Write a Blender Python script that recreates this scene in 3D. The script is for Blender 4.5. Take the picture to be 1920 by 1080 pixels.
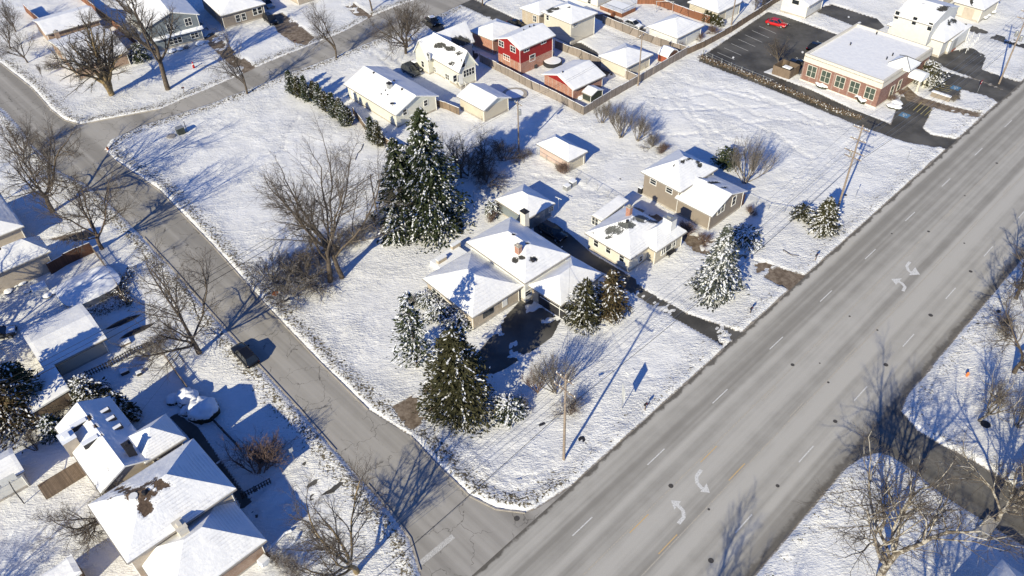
import bpy, math, random
import numpy as np
from mathutils import Matrix, Vector
for _o in list(bpy.data.objects): bpy.data.objects.remove(_o)
S = bpy.context.scene
R = math.radians
# ---------------------------------------------------------------- camera
FOC, PITCH, ROLL, CAMH = 1497.45, 0.734155, -0.0373556, 73.755
TH = 0.748874                                   # heading of the main road
_f = np.array([0, math.cos(PITCH), -math.sin(PITCH)]); _r = np.array([1., 0, 0]); _u = np.cross(_r, _f)
CR = math.cos(ROLL)*_r + math.sin(ROLL)*_u; CU = np.cross(CR, _f); CF = _f
cam = bpy.data.cameras.new('camera'); camo = bpy.data.objects.new('camera', cam); S.collection.objects.link(camo)
cam.sensor_width = 36; cam.lens = FOC/1920*36; cam.clip_end = 3000; cam.clip_start = 1
camo.matrix_world = Matrix(((CR[0], CU[0], -CF[0], 0), (CR[1], CU[1], -CF[1], 0), (CR[2], CU[2], -CF[2], CAMH), (0, 0, 0, 1)))
S.camera = camo
# ---------------------------------------------------------------- sky, sun, exposure
SUN_EL = R(26.5); SHAZ = R(59.5)                # shadows run towards this heading
W = bpy.data.worlds.new('World'); S.world = W; W.use_nodes = True
nt = W.node_tree; bg = nt.nodes['Background']; sky = nt.nodes.new('ShaderNodeTexSky')
sky.sky_type = 'NISHITA'; sky.sun_disc = False; sky.sun_elevation = SUN_EL
sdir = Vector((-math.cos(SHAZ)*math.cos(SUN_EL), -math.sin(SHAZ)*math.cos(SUN_EL), math.sin(SUN_EL)))
sky.sun_rotation = math.atan2(sdir.x, sdir.y); sky.altitude = 200; sky.ozone_density = 8; sky.dust_density = 0.1; sky.air_density = 1.0
hs = nt.nodes.new('ShaderNodeHueSaturation'); hs.inputs['Saturation'].default_value = 1.08; hs.inputs['Hue'].default_value = .512; nt.links.new(sky.outputs[0], hs.inputs['Color']); nt.links.new(hs.outputs[0], bg.inputs[0]); bg.inputs[1].default_value = 0.115
sl = bpy.data.lights.new('sun', 'SUN'); so = bpy.data.objects.new('sun', sl); S.collection.objects.link(so)
sl.energy = 5; sl.angle = R(0.53); sl.color = (1, 0.905, 0.66); so.rotation_euler = sdir.to_track_quat('Z', 'Y').to_euler(); so.location = (0, 0, 120)
S.view_settings.view_transform = 'Standard'; S.view_settings.look = 'None'; S.view_settings.exposure = 0.33; S.view_settings.gamma = 1
S.cycles.max_bounces = 6 if hasattr(S, 'cycles') else 6

# ---------------------------------------------------------------- picture point -> place on the ground
def ray(u, v):
    return ((u-960)/FOC)*CR-((v-540)/FOC)*CU+CF
def G(u, v, z=0.0):
    d = ray(u, v); t = (z-CAMH)/d[2]; return np.array([d[0]*t, d[1]*t, z])
def proj(P):
    d = np.asarray(P, float)-np.array([0, 0, CAMH]); z = d@CF
    return np.stack([960+FOC*(d@CR)/z, 540-FOC*(d@CU)/z], -1)
def hgt(base, top):                             # height of a thing from its base and top points
    b = G(*base); z = np.linspace(.3, 32, 318); T = proj(b+np.stack([0*z, 0*z, z], -1))
    return float(z[np.argmin(abs(T[:, 1]-top[1]))])
EX = np.array([math.cos(TH), math.sin(TH), 0]); EN = np.array([math.sin(TH), -math.cos(TH), 0])   # along / to the right of the main road

# ---------------------------------------------------------------- noise
def _h(ix, iy, s):
    n = (ix.astype(np.int64)*374761393+iy.astype(np.int64)*668265263+s*1442695041) & 0xffffffff
    n = ((n ^ (n >> 13))*1274126177) & 0xffffffff
    return ((n ^ (n >> 16)) & 0xffff)/65535.0
def vnoise(x, y, s=0):
    ix = np.floor(x); iy = np.floor(y); fx = x-ix; fy = y-iy; fx = fx*fx*(3-2*fx); fy = fy*fy*(3-2*fy)
    a = _h(ix, iy, s); b = _h(ix+1, iy, s); c = _h(ix, iy+1, s); d = _h(ix+1, iy+1, s)
    return (a+(b-a)*fx)*(1-fy)+(c+(d-c)*fx)*fy
def fbm(x, y, s=0, o=4):
    t = 0; a = .5; 
    for i in range(o): t = t+a*vnoise(x*2**i, y*2**i, s+i); a *= .5
    return t/(1-.5**o)-.5
def sstep(a, b, x):
    t = np.clip((x-a)/(b-a), 0, 1); return t*t*(3-2*t)

# ---------------------------------------------------------------- objects
def link(name, me, parent=None, mats=()):
    o = bpy.data.objects.new(name, me); S.collection.objects.link(o)
    for m in mats: me.materials.append(m)
    if parent: o.parent = parent
    return o
def tag(o, label, cat, group=None):
    o['label'] = label; o['category'] = cat
    if group: o['group'] = group
    return o
def struct(o): o['kind'] = 'structure'; return o
def empty(name, loc, label, cat, group=None, rz=0):
    o = bpy.data.objects.new(name, None); S.collection.objects.link(o); o.location = tuple(loc); o.rotation_euler = (0, 0, rz)
    o.empty_display_size = .3
    return tag(o, label, cat, group)
def clone(o, loc, label, rz=0, sc=1, group=None):
    c = o.copy(); S.collection.objects.link(c); c.location = tuple(loc); c.rotation_euler = (0, 0, rz); c.scale = (sc, sc, sc) if not hasattr(sc, '__len__') else sc
    c['label'] = label
    if group: c['group'] = group
    for ch in o.children:
        d = ch.copy(); S.collection.objects.link(d); d.parent = c
        for g in ch.children:
            e = g.copy(); S.collection.objects.link(e); e.parent = d
    return c
class MB:                                       # mesh builder: gathers shapes, links them as ONE mesh
    def __init__(s, off=(0, 0, 0)): s.v = []; s.f = []; s.m = []; s.n = 0; s.off = np.array(off, float)
    def add(s, v, f, m=0):
        v = np.asarray(v, float); k = s.n; s.v.append(v); s.f += [tuple(i+k for i in q) for q in f]; s.m += [m]*len(f); s.n += len(v); return s
    def hexa(s, b, t, m=0):                     # 4 bottom + 4 top points
        return s.add(list(b)+list(t), [(3, 2, 1, 0), (4, 5, 6, 7), (0, 1, 5, 4), (1, 2, 6, 5), (2, 3, 7, 6), (3, 0, 4, 7)], m)
    def box(s, c, d, rz=0, m=0, taper=1.0):     # centre of base, size
        c = np.array(c, float); ca, sa = math.cos(rz), math.sin(rz)
        def q(x, y, z): return c+np.array([x*ca-y*sa, x*sa+y*ca, z])
        x, y, z = d[0]/2, d[1]/2, d[2]
        return s.hexa([q(-x, -y, 0), q(x, -y, 0), q(x, y, 0), q(-x, y, 0)], [q(-x*taper, -y*taper, z), q(x*taper, -y*taper, z), q(x*taper, y*taper, z), q(-x*taper, y*taper, z)], m)
    def tube(s, a, b, r0, r1=None, n=8, m=0, cap=True):
        a = np.array(a, float); b = np.array(b, float); r1 = r0 if r1 is None else r1
        d = (b-a)/(np.linalg.norm(b-a)+1e-9); w = np.array([0, 0, 1.]) if abs(d[2]) < .9 else np.array([1., 0, 0])
        x = np.cross(d, w); x /= np.linalg.norm(x); y = np.cross(d, x)
        an = np.arange(n)*2*math.pi/n; ring = np.cos(an)[:, None]*x+np.sin(an)[:, None]*y
        f = [(i, (i+1) % n, n+(i+1) % n, n+i) for i in range(n)]
        if cap: f += [tuple(range(n-1, -1, -1)), tuple(range(n, 2*n))]
        return s.add(np.concatenate([a+ring*r0, b+ring*r1]), f, m)
    def lathe(s, c, prof, n=16, m=0):           # prof: (r, z)
        c = np.array(c, float); an = np.arange(n)*2*math.pi/n; v = []; f = []
        for r, z in prof: v += [c+np.array([r*math.cos(a), r*math.sin(a), z]) for a in an]
        for k in range(len(prof)-1): f += [(k*n+i, k*n+(i+1) % n, (k+1)*n+(i+1) % n, (k+1)*n+i) for i in range(n)]
        f += [tuple(range(n-1, -1, -1)), tuple((len(prof)-1)*n+i for i in range(n))]
        return s.add(v, f, m)
    def build(s, name, mats, parent=None, smooth=False):
        me = bpy.data.meshes.new(name); v = np.concatenate(s.v)-s.off
        me.from_pydata(v.tolist(), [], s.f); me.polygons.foreach_set('material_index', s.m)
        if smooth: me.polygons.foreach_set('use_smooth', [True]*len(s.f))
        me.update()
        return link(name, me, parent, mats if isinstance(mats, (list, tuple)) else [mats])
def quads_mesh(name, V, mats, parent=None, attr=None, nper=4):   # V: (n*nper,3), big quad soup
    n = len(V)//nper; me = bpy.data.meshes.new(name)
    me.vertices.add(len(V)); me.vertices.foreach_set('co', np.ascontiguousarray(V, dtype=np.float32).ravel())
    me.loops.add(len(V)); me.loops.foreach_set('vertex_index', np.arange(len(V), dtype=np.int32))
    me.polygons.add(n); me.polygons.foreach_set('loop_start', np.arange(n, dtype=np.int32)*nper); me.polygons.foreach_set('loop_total', np.full(n, nper, dtype=np.int32))
    for k, a in (attr or {}).items():
        t = me.attributes.new(k, 'FLOAT', 'POINT'); t.data.foreach_set('value', np.ascontiguousarray(a, dtype=np.float32))
    me.update(calc_edges=True); me.validate()
    return link(name, me, parent, mats)

# ---------------------------------------------------------------- materials
class NT:
    def __init__(s, name):
        s.mat = bpy.data.materials.new(name); s.mat.use_nodes = True; s.t = s.mat.node_tree; s.b = s.t.nodes['Principled BSDF']; s.geo = None
    def node(s, t, **k):
        n = s.t.nodes.new(t)
        for a, b in k.items(): setattr(n, a, b)
        return n
    def L(s, a, b): s.t.links.new(a, b)
    def pos(s):
        if s.geo is None: s.geo = s.node('ShaderNodeNewGeometry')
        return s.geo.outputs['Position']
    def mapped(s, scale=(1, 1, 1), rot=0, src=None):
        m = s.node('ShaderNodeMapping'); m.inputs['Scale'].default_value = scale
        r = s.node('ShaderNodeVectorRotate', rotation_type='Z_AXIS'); r.inputs['Angle'].default_value = -rot
        s.L(src or s.pos(), r.inputs['Vector']); s.L(r.outputs[0], m.inputs['Vector']); return m.outputs[0]
    def noise(s, scale, detail=4, rough=.55, vec=None, dist=0):
        n = s.node('ShaderNodeTexNoise'); n.inputs['Scale'].default_value = scale; n.inputs['Detail'].default_value = detail
        n.inputs['Roughness'].default_value = rough; n.inputs['Distortion'].default_value = dist; s.L(vec or s.pos(), n.inputs['Vector']); return n.outputs['Fac']
    def ramp(s, fac, a, b, ca=0.0, cb=1.0):
        m = s.node('ShaderNodeMapRange', interpolation_type='SMOOTHSTEP'); m.inputs['From Min'].default_value = a; m.inputs['From Max'].default_value = b
        m.inputs['To Min'].default_value = ca; m.inputs['To Max'].default_value = cb; s.L(fac, m.inputs['Value']); return m.outputs[0]
    def math(s, op, a, b=None):
        m = s.node('ShaderNodeMath', operation=op)
        for i, x in enumerate((a, b)):
            if x is None: continue
            if isinstance(x, (int, float)): m.inputs[i].default_value = x
            else: s.L(x, m.inputs[i])
        return m.outputs[0]
    def mix(s, fac, a, b):
        m = s.node('ShaderNodeMix', data_type='RGBA')
        for sock, x in ((m.inputs['Factor'], fac), (m.inputs['A'], a), (m.inputs['B'], b)):
            if isinstance(x, (int, float)): sock.default_value = x
            elif isinstance(x, tuple): sock.default_value = (*x, 1) if len(x) == 3 else x
            else: s.L(x, sock)
        return m.outputs['Result']
    def attr(s, name):
        a = s.node('ShaderNodeAttribute'); a.attribute_name = name; return a.outputs['Fac']
    def bump(s, h, strength=.5, dist=.1, prev=None):
        b = s.node('ShaderNodeBump'); b.inputs['Strength'].default_value = strength; b.inputs['Distance'].default_value = dist
        s.L(h, b.inputs['Height']); 
        if prev is not None: s.L(prev, b.inputs['Normal'])
        return b.outputs[0]
    def out(s, col=None, rough=.7, normal=None, metal=0, spec=.3):
        if col is not None:
            if isinstance(col, tuple): s.b.inputs['Base Color'].default_value = (*col, 1)
            else: s.L(col, s.b.inputs['Base Color'])
        if isinstance(rough, (int, float)): s.b.inputs['Roughness'].default_value = rough
        else: s.L(rough, s.b.inputs['Roughness'])
        s.b.inputs['Metallic'].default_value = metal; s.b.inputs['Specular IOR Level'].default_value = spec
        if normal is not None: s.L(normal, s.b.inputs['Normal'])
        return s.mat
SNOWC = (.85, .855, .86)
def plain(name, col, rough=.7, var=.12, scale=2.0, metal=0, spec=.3, bump=0):
    m = NT(name); n = m.noise(scale, 5, .6)
    c = m.mix(m.ramp(n, .3, .7), tuple(x*(1-var) for x in col), tuple(min(1, x*(1+var)) for x in col))
    nb = m.bump(m.noise(scale*6, 3), bump, .02) if bump else None
    return m.out(c, rough, nb, metal, spec)
def siding(name, col, pitch=.2):
    m = NT(name); sp = m.node('ShaderNodeSeparateXYZ'); m.L(m.pos(), sp.inputs[0])
    fr = m.math('FRACT', m.math('DIVIDE', sp.outputs['Z'], pitch)); n = m.noise(1.2, 5, .6)
    line = m.ramp(fr, .0, .14, .72, 1.0)
    c0 = m.mix(m.ramp(n, .3, .7), tuple(x*.92 for x in col), col); c = m.mix(line, tuple(x*.55 for x in col), c0)
    return m.out(c, .65, m.bump(fr, .4, .02))
def brick(name, a, b, mortar=(.5, .47, .43)):
    m = NT(name); t = m.node('ShaderNodeTexBrick'); sp = m.node('ShaderNodeSeparateXYZ'); m.L(m.pos(), sp.inputs[0])
    cb = m.node('ShaderNodeCombineXYZ'); m.L(m.math('ADD', sp.outputs['X'], sp.outputs['Y']), cb.inputs[0]); m.L(sp.outputs['Z'], cb.inputs[1])
    m.L(cb.outputs[0], t.inputs['Vector']); t.inputs['Scale'].default_value = 1; t.inputs['Brick Width'].default_value = .3; t.inputs['Row Height'].default_value = .1
    t.inputs['Mortar Size'].default_value = .012; t.inputs['Color1'].default_value = (*a, 1); t.inputs['Color2'].default_value = (*b, 1); t.inputs['Mortar'].default_value = (*mortar, 1); t.inputs['Bias'].default_value = 0
    return m.out(m.mix(m.ramp(m.noise(1.5, 4), .3, .75, 0, .35), t.outputs['Color'], tuple(x*.6 for x in a)), .85)
def planks(name, col, w=.14):
    m = NT(name); sp = m.node('ShaderNodeSeparateXYZ'); m.L(m.pos(), sp.inputs[0])
    s = m.math('DIVIDE', m.math('ADD', m.math('MULTIPLY', sp.outputs['X'], .72), m.math('MULTIPLY', sp.outputs['Y'], .69)), w)
    fr = m.math('FRACT', s); fl = m.math('FLOOR', s); wn = m.node('ShaderNodeTexWhiteNoise', noise_dimensions='1D'); m.L(fl, wn.inputs['W'])
    n = m.noise(1, 5, .6, m.mapped((3, 3, .8)))
    c = m.mix(wn.outputs['Value'], tuple(x*.72 for x in col), tuple(x*1.2 for x in col)); c = m.mix(m.ramp(n, .35, .7, 0, .5), c, tuple(x*.6 for x in col))
    c = m.mix(m.ramp(fr, 0, .12, 1, 0), c, tuple(x*.25 for x in col)); return m.out(c, .85)
def snow_roof(name, shingle, course=.28):
    m = NT(name); n1 = m.noise(1.2, 5, .6); n2 = m.noise(7, 4, .6)
    sp = m.node('ShaderNodeSeparateXYZ'); m.L(m.pos(), sp.inputs[0])
    tel = m.math('SINE', m.math('MULTIPLY', sp.outputs['Z'], 34))                       # shingle courses telegraph through thin snow
    n5 = m.noise(2.2, 7, .75); bare = m.math('ADD', m.attr('bare'), m.math('ADD', m.math('MULTIPLY', m.math('SUBTRACT', n2, .5), 1.3), m.math('MULTIPLY', m.math('SUBTRACT', n5, .5), 1.8)))
    mask = m.math('MULTIPLY', m.ramp(bare, .44, .52), m.ramp(m.attr('bare'), .03, .12))
    sc = m.mix(m.ramp(m.noise(5, 5), .3, .7), tuple(x*.7 for x in shingle), tuple(x*1.3 for x in shingle))
    sn = m.mix(m.ramp(n1, .3, .7), (.79, .80, .82), SNOWC)
    thn = m.math('MULTIPLY', m.attr('thin'), m.math('MULTIPLY', m.ramp(m.noise(.35, 3), .42, .6), m.ramp(m.math('ADD', m.math('SINE', m.math('MULTIPLY', sp.outputs['Z'], 34)), m.math('MULTIPLY', m.math('SUBTRACT', n2, .5), 3)), .2, 1.2))); sn = m.mix(m.math('MULTIPLY', thn, .22), sn, shingle)
    cr = m.node('ShaderNodeVectorMath', operation='CROSS_PRODUCT'); m.L(m.geo.outputs['True Normal'], cr.inputs[0]); cr.inputs[1].default_value = (0, 0, 1)
    nm_ = m.node('ShaderNodeVectorMath', operation='NORMALIZE'); m.L(cr.outputs[0], nm_.inputs[0]); dt = m.node('ShaderNodeVectorMath', operation='DOT_PRODUCT'); m.L(nm_.outputs[0], dt.inputs[0]); m.L(m.pos(), dt.inputs[1])
    cz = m.node('ShaderNodeCombineXYZ'); m.L(m.math('MULTIPLY', dt.outputs['Value'], 1.5), cz.inputs[0]); m.L(m.math('MULTIPLY', sp.outputs['Z'], .5), cz.inputs[1]); rib = m.noise(1.0, 3, .5, cz.outputs[0])
    patch = m.ramp(m.noise(.35, 3), .42, .6)
    h = m.math('ADD', m.math('MULTIPLY', n1, .9), m.math('MULTIPLY', m.math('MULTIPLY', tel, m.math('MULTIPLY', m.attr('thin'), patch)), .16)); h = m.math('ADD', h, m.math('MULTIPLY', m.math('MULTIPLY', rib, m.attr('thin')), .8))
    h = m.math('SUBTRACT', h, m.math('MULTIPLY', mask, .8))
    return m.out(m.mix(mask, sn, sc), .75, m.bump(h, .5, .12), 0, .2)
M = {}
M['snow_plain'] = plain('snow cap', (.85, .87, .9), .7, .04, 2, bump=.3)
M['white_trim'] = plain('white trim paint', (.78, .78, .76), .5, .05)
M['white_siding'] = siding('white siding', (.66, .66, .64))
M['cream_siding'] = siding('cream siding', (.62, .58, .49))
M['pale_yellow'] = siding('pale yellow siding', (.66, .65, .57))
M['pale_green_grey'] = siding('pale grey green siding', (.62, .64, .58))
M['grey_siding'] = siding('blue grey siding', (.2, .23, .25))
M['beige_siding'] = siding('beige siding', (.55, .50, .40))
M['tan_stucco'] = plain('tan stucco', (.46, .40, .33), .85, .08, 1.5)
M['taupe'] = siding('taupe siding', (.27, .23, .19), .25)
M['pink_brick'] = brick('pink brick', (.55, .38, .33), (.62, .46, .40))
M['red_brick'] = brick('red brick', (.34, .12, .07), (.42, .17, .10))
M['office_brick'] = brick('office brick', (.20, .085, .06), (.26, .12, .09), (.36, .31, .28))
M['buff_brick'] = brick('buff brick', (.42, .34, .25), (.50, .42, .32))
M['orange_brick'] = brick('orange brick', (.27, .15, .09), (.34, .21, .13))
M['red_paint'] = plain('dark red paint', (.27, .02, .02), .6, .1)
M['rust_barn'] = planks('rust red boards', (.32, .09, .05))
M['cream_stucco'] = plain('cream render', (.64, .60, .52), .8, .05)
M['dark_green'] = plain('dark green metal', (.05, .06, .05), .5, .1)
M['fence_grey'] = planks('weathered grey boards', (.27, .23, .20))
M['fence_rust'] = planks('rust coloured boards', (.26, .115, .065))
M['fence_brown'] = planks('dark brown boards', (.12, .06, .04))
M['wood_old'] = planks('old brown boards', (.2, .15, .11))
M['pole_wood'] = plain('pole wood', (.26, .21, .17), .9, .2, 4)
M['metal'] = plain('galvanised metal', (.42, .43, .43), .45, .1, 3, .6)
M['dark_metal'] = plain('dark metal', (.03, .03, .035), .5, .1, 3)
M['glass'] = plain('dark window glass', (.02, .025, .03), .12, .2, 1.0, 0, .6)
M['shingle_dark'] = snow_roof('snow on dark shingles', (.055, .055, .05))
M['shingle_brown'] = snow_roof('snow on brown shingles', (.10, .07, .05))
M['shingle_grey'] = snow_roof('snow on grey shingles', (.11, .115, .11))
M['gutter'] = plain('gutter', (.30, .28, .26), .6, .1)
M['concrete'] = plain('concrete', (.38, .35, .31), .9, .15, 1.5)
M['iron'] = plain('worn iron', (.075, .07, .065), .7, .2, 8)
M['tyre'] = plain('tyre rubber', (.02, .02, .02), .9, .1)
# ================================================================ GROUND, ROADS
def off(p): return float(np.dot(p, EN))
def along(p): return float(np.dot(p, EX))
def RW(s, o, z=0): return EX*s+EN*o+np.array([0, 0, z])       # point from road coordinates
OL = np.mean([off(G(*p)) for p in ((1770, 284), (1360, 655), (1175, 815), (1100, 880), (1560, 478))])   # snow-side edge
OR = np.mean([off(G(*p)) for p in ((1868, 548), (1745, 690), (1500, 965), (1440, 1035), (1790, 640))])
OD1, OD2 = -28.3347, -16.7721
def GP(pts): return [tuple(G(*p)[:2]) for p in pts]
main_poly = [tuple(RW(-60, OL)[:2]), tuple(RW(-60, OR)[:2]), tuple(RW(330, OR)[:2]), tuple(RW(330, OL)[:2])]
streetB = GP([(985, 965), (930, 955), (880, 930), (810, 862), (770, 818), (690, 768), (600, 680), (500, 575), (400, 462), (300, 358), (215, 300), (196, 280), (208, 262), (265, 235), (400, 192), (535, 140), (620, 108), (720, 68), (830, 24), (900, -8), (1000, -60),
   (960, -80), (860, -40), (790, -5), (700, 30), (640, 62), (500, 118), (430, 150), (300, 205), (200, 224), (150, 234), (120, 225), (95, 205), (60, 165), (0, 118), (-80, 60), (-190, 0), (-300, 60), (-120, 150), (-40, 180), (10, 208), (35, 235), (40, 262), (15, 300), (-90, 350), (-90, 420), (0, 400),
   (40, 380), (90, 340), (130, 330), (200, 352), (270, 425), (330, 500), (400, 583), (480, 668), (560, 757), (640, 850), (680, 895), (730, 950), (770, 1010), (790, 1070), (792, 1110), (850, 1180), (1060, 1000)])
streetB = GP([(1005, 955), (985, 962), (930, 955), (880, 930), (810, 862), (770, 818), (690, 768), (600, 680), (500, 575), (400, 462), (300, 358), (215, 300), (196, 280), (208, 262), (265, 235), (400, 192), (535, 140), (620, 108), (720, 68), (830, 24), (900, -8), (1000, -60),
   (960, -80), (860, -40), (790, -5), (700, 30), (640, 62), (500, 118), (430, 150), (300, 205), (200, 224), (150, 234), (120, 225), (95, 205), (60, 165), (0, 118), (-80, 60), (-200, 0), (-300, 50), (-120, 140), (-40, 175), (10, 208), (35, 235), (60, 270), (110, 320), (160, 345),
   (200, 375), (270, 445), (330, 510), (400, 590), (480, 678), (560, 765), (640, 855), (680, 900), (730, 955), (770, 1010), (788, 1070), (800, 1130), (1000, 1180), (1090, 900)])
streetR = GP([(1745, 690), (1700, 738), (1688, 770), (1720, 808), (1765, 835), (1820, 862), (1920, 925), (2040, 1000), (2000, 1070), (1920, 1022), (1840, 972), (1765, 925), (1700, 872), (1665, 852), (1640, 848), (1615, 856), (1590, 872), (1545, 915), (1560, 850)])
# name, polygon, snow-cover noise (0 clear .. 1 mostly covered), material, level
PAV = [
 ('driveway', [(985, 553), (1052, 600), (1035, 632), (992, 662), (950, 690), (905, 712), (872, 690), (900, 655), (930, 618), (950, 590)], .42, 'wet_asphalt'),
 ('driveway', [(735, 762), (790, 732), (835, 700), (850, 730), (812, 775), (775, 806), (760, 800)], .3, 'dirt_concrete'),
 ('driveway', [(1000, 420), (1040, 418), (1070, 440), (1110, 475), (1190, 522), (1205, 540), (1290, 588), (1390, 622), (1408, 630), (1362, 655), (1340, 640), (1240, 583), (1175, 545), (1140, 515), (1095, 495), (1040, 460), (1002, 440)], .25, 'wet_asphalt'),
 ('driveway', [(1180, 385), (1230, 400), (1290, 440), (1345, 450), (1330, 480), (1300, 470), (1270, 440), (1180, 400)], .2, 'dirt_concrete'),
 ('driveway', [(1335, 450), (1420, 485), (1512, 518), (1482, 545), (1400, 505), (1320, 480)], .72, 'dirt_concrete'),
 ('driveway', [(1455, 500), (1512, 517), (1480, 545), (1430, 520)], .15, 'dirt_concrete'),
 ('parking_lot', [(1318, 104), (1440, 22), (1470, 30), (1600, 75), (1500, 140), (1455, 125), (1430, 135)], -.12, 'wet_asphalt'),
 ('parking_lot', [(1520, 18), (1560, 8), (1645, 35), (1660, 50), (1640, 60), (1600, 48)], .12, 'wet_asphalt'),
 ('driveway', [(1318, 100), (1440, 138), (1520, 168), (1600, 205), (1670, 232), (1690, 180), (1752, 198), (1730, 240), (1745, 252), (1800, 262), (1780, 280), (1700, 268), (1600, 232), (1500, 190), (1440, 165), (1310, 115)], -.15, 'wet_asphalt'),
 ('driveway', [(1765, 132), (1840, 152), (1880, 168), (1900, 172), (1875, 195), (1850, 180), (1802, 168), (1800, 188), (1740, 170), (1755, 160)], -.15, 'wet_asphalt'),
 ('walkway', [(1700, 160), (1712, 172), (1722, 180), (1780, 198), (1840, 212), (1835, 222), (1770, 208), (1700, 188), (1690, 170)], .1, 'dirt_concrete'),
 ('driveway', [(1745, 95), (1790, 95), (1820, 88), (1850, 105), (1840, 130), (1900, 150), (1925, 158), (1905, 178), (1850, 155), (1780, 130), (1742, 112)], .05, 'wet_asphalt'),
 ('driveway', [(1805, 40), (1860, 62), (1925, 80), (1925, 92), (1850, 70), (1800, 52)], .45, 'wet_asphalt'),
 ('driveway', [(505, 28), (530, 24), (560, 45), (590, 70), (575, 85), (550, 80), (520, 60)], .12, 'dirt_concrete'),
 ('driveway', [(375, 40), (400, 60), (440, 95), (480, 125), (460, 140), (430, 120), (385, 80), (365, 60)], .4, 'dirt_concrete'),
 ('driveway', [(635, 0), (650, -5), (690, 25), (705, 32), (690, 45), (660, 25)], .6, 'dirt_concrete'),
 ('driveway', [(855, 5), (875, -8), (1010, 55), (1000, 66), (930, 40)], .08, 'wet_asphalt'),
 ('driveway', [(788, 40), (815, 35), (870, 70), (900, 100), (890, 115), (850, 90)], .5, 'wet_asphalt'),
 ('driveway', [(1062, 78), (1090, 80), (1120, 98), (1150, 140), (1135, 145), (1090, 115)], .05, 'wet_asphalt'),
 ('driveway', [(1105, 28), (1135, 25), (1180, 42), (1212, 55), (1208, 66), (1150, 50)], .12, 'wet_asphalt'),
 ('driveway', [(1235, -12), (1300, -12), (1300, 18), (1260, 5)], .05, 'wet_asphalt'),
 ('driveway', [(1430, 0), (1450, -8), (1447, 8), (1420, 30)], .3, 'wet_asphalt'),
 ('driveway', [(600, 850), (640, 870), (680, 905), (655, 915), (600, 930), (560, 950), (480, 1000), (430, 960), (470, 920)], 1.12, 'wet_asphalt'),
 ('walkway', [(318, 782), (332, 775), (370, 800), (420, 870), (470, 940), (455, 955), (400, 880), (350, 815)], .1, 'wet_asphalt'),
 ('walkway', [(90, 448), (160, 432), (185, 440), (110, 462)], .3, 'dirt_concrete'),
 ('walkway', [(965, 510), (1000, 545), (985, 565), (950, 545)], .35, 'dirt_concrete'),
]
GX = np.arange(-175, 175.01, .5); GY = np.arange(25, 265.01, .5)
def near_seg(px, py, a, b):
    ax, ay = a; bx, by = b; dx, dy = bx-ax, by-ay; t = np.clip(((px-ax)*dx+(py-ay)*dy)/(dx*dx+dy*dy+1e-9), 0, 1)
    return np.hypot(px-ax-t*dx, py-ay-t*dy)
def sdf(px, py, poly):
    d = np.full(px.shape, 1e9); ins = np.zeros(px.shape, bool); n = len(poly)
    for i in range(n):
        a = poly[i]; b = poly[(i+1) % n]; d = np.minimum(d, near_seg(px, py, a, b))
        c = ((a[1] > py) != (b[1] > py)); ins ^= c & (px < (b[0]-a[0])*(py-a[1])/(b[1]-a[1]+1e-12)+a[0])
    return np.where(ins, -d, d)
xs = [GX[0]]
def axis(a0, a1, n0, n1, f0, f1):               # finer steps in the middle
    out = [a0]
    while out[-1] < a1: out.append(out[-1]+(f0 if n0 < out[-1] < n1 else f1))
    return np.array(out)
GX = axis(-175, 175, -70, 75, .33, .6); GY = axis(26, 262, 36, 135, .33, .6)
X, Y = np.meshgrid(GX, GY); X = X.copy(); Y = Y.copy()
dm = sdf(X, Y, main_poly); dB = sdf(X, Y, streetB); dR = sdf(X, Y, streetR)
nz = fbm(X*.9, Y*.9, 3, 4); nf = fbm(X*3, Y*3, 11, 3); nl = fbm(X*.12, Y*.12, 20, 3)
droad = np.minimum(np.minimum(dm, dB), dR); cover = sstep(-.15, .45, droad+nz*.55+nf*.25)
dall = droad.copy()
pcov = np.ones_like(X)
for k, (nm, pts, cv, mt) in enumerate(PAV):
    poly = GP(pts); d = sdf(X, Y, poly)
    big = fbm(X*.45, Y*.45, 40+k, 4); c = sstep(-.15, .25, d+nf*.4+nz*.3)
    c2 = sstep(.02, .10, big*1.3+nf*.35-(.5-cv)*.75)
    pcov = np.minimum(pcov, np.maximum(c, c2)); dall = np.minimum(dall, np.maximum(d, -.35)+.15+1.2*c2+.3*np.clip(cv-.2, 0, 1))
snowz = .11+nz*.10+nf*.035+nl*.35
verge = sstep(4.6, 1.2, droad)*sstep(.1, .7, droad)
berm = sstep(1.9, 1.0, droad)*sstep(.2, .8, droad)
snowz = snowz+berm*(.12+.25*nz)+verge*nf*.12
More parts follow.
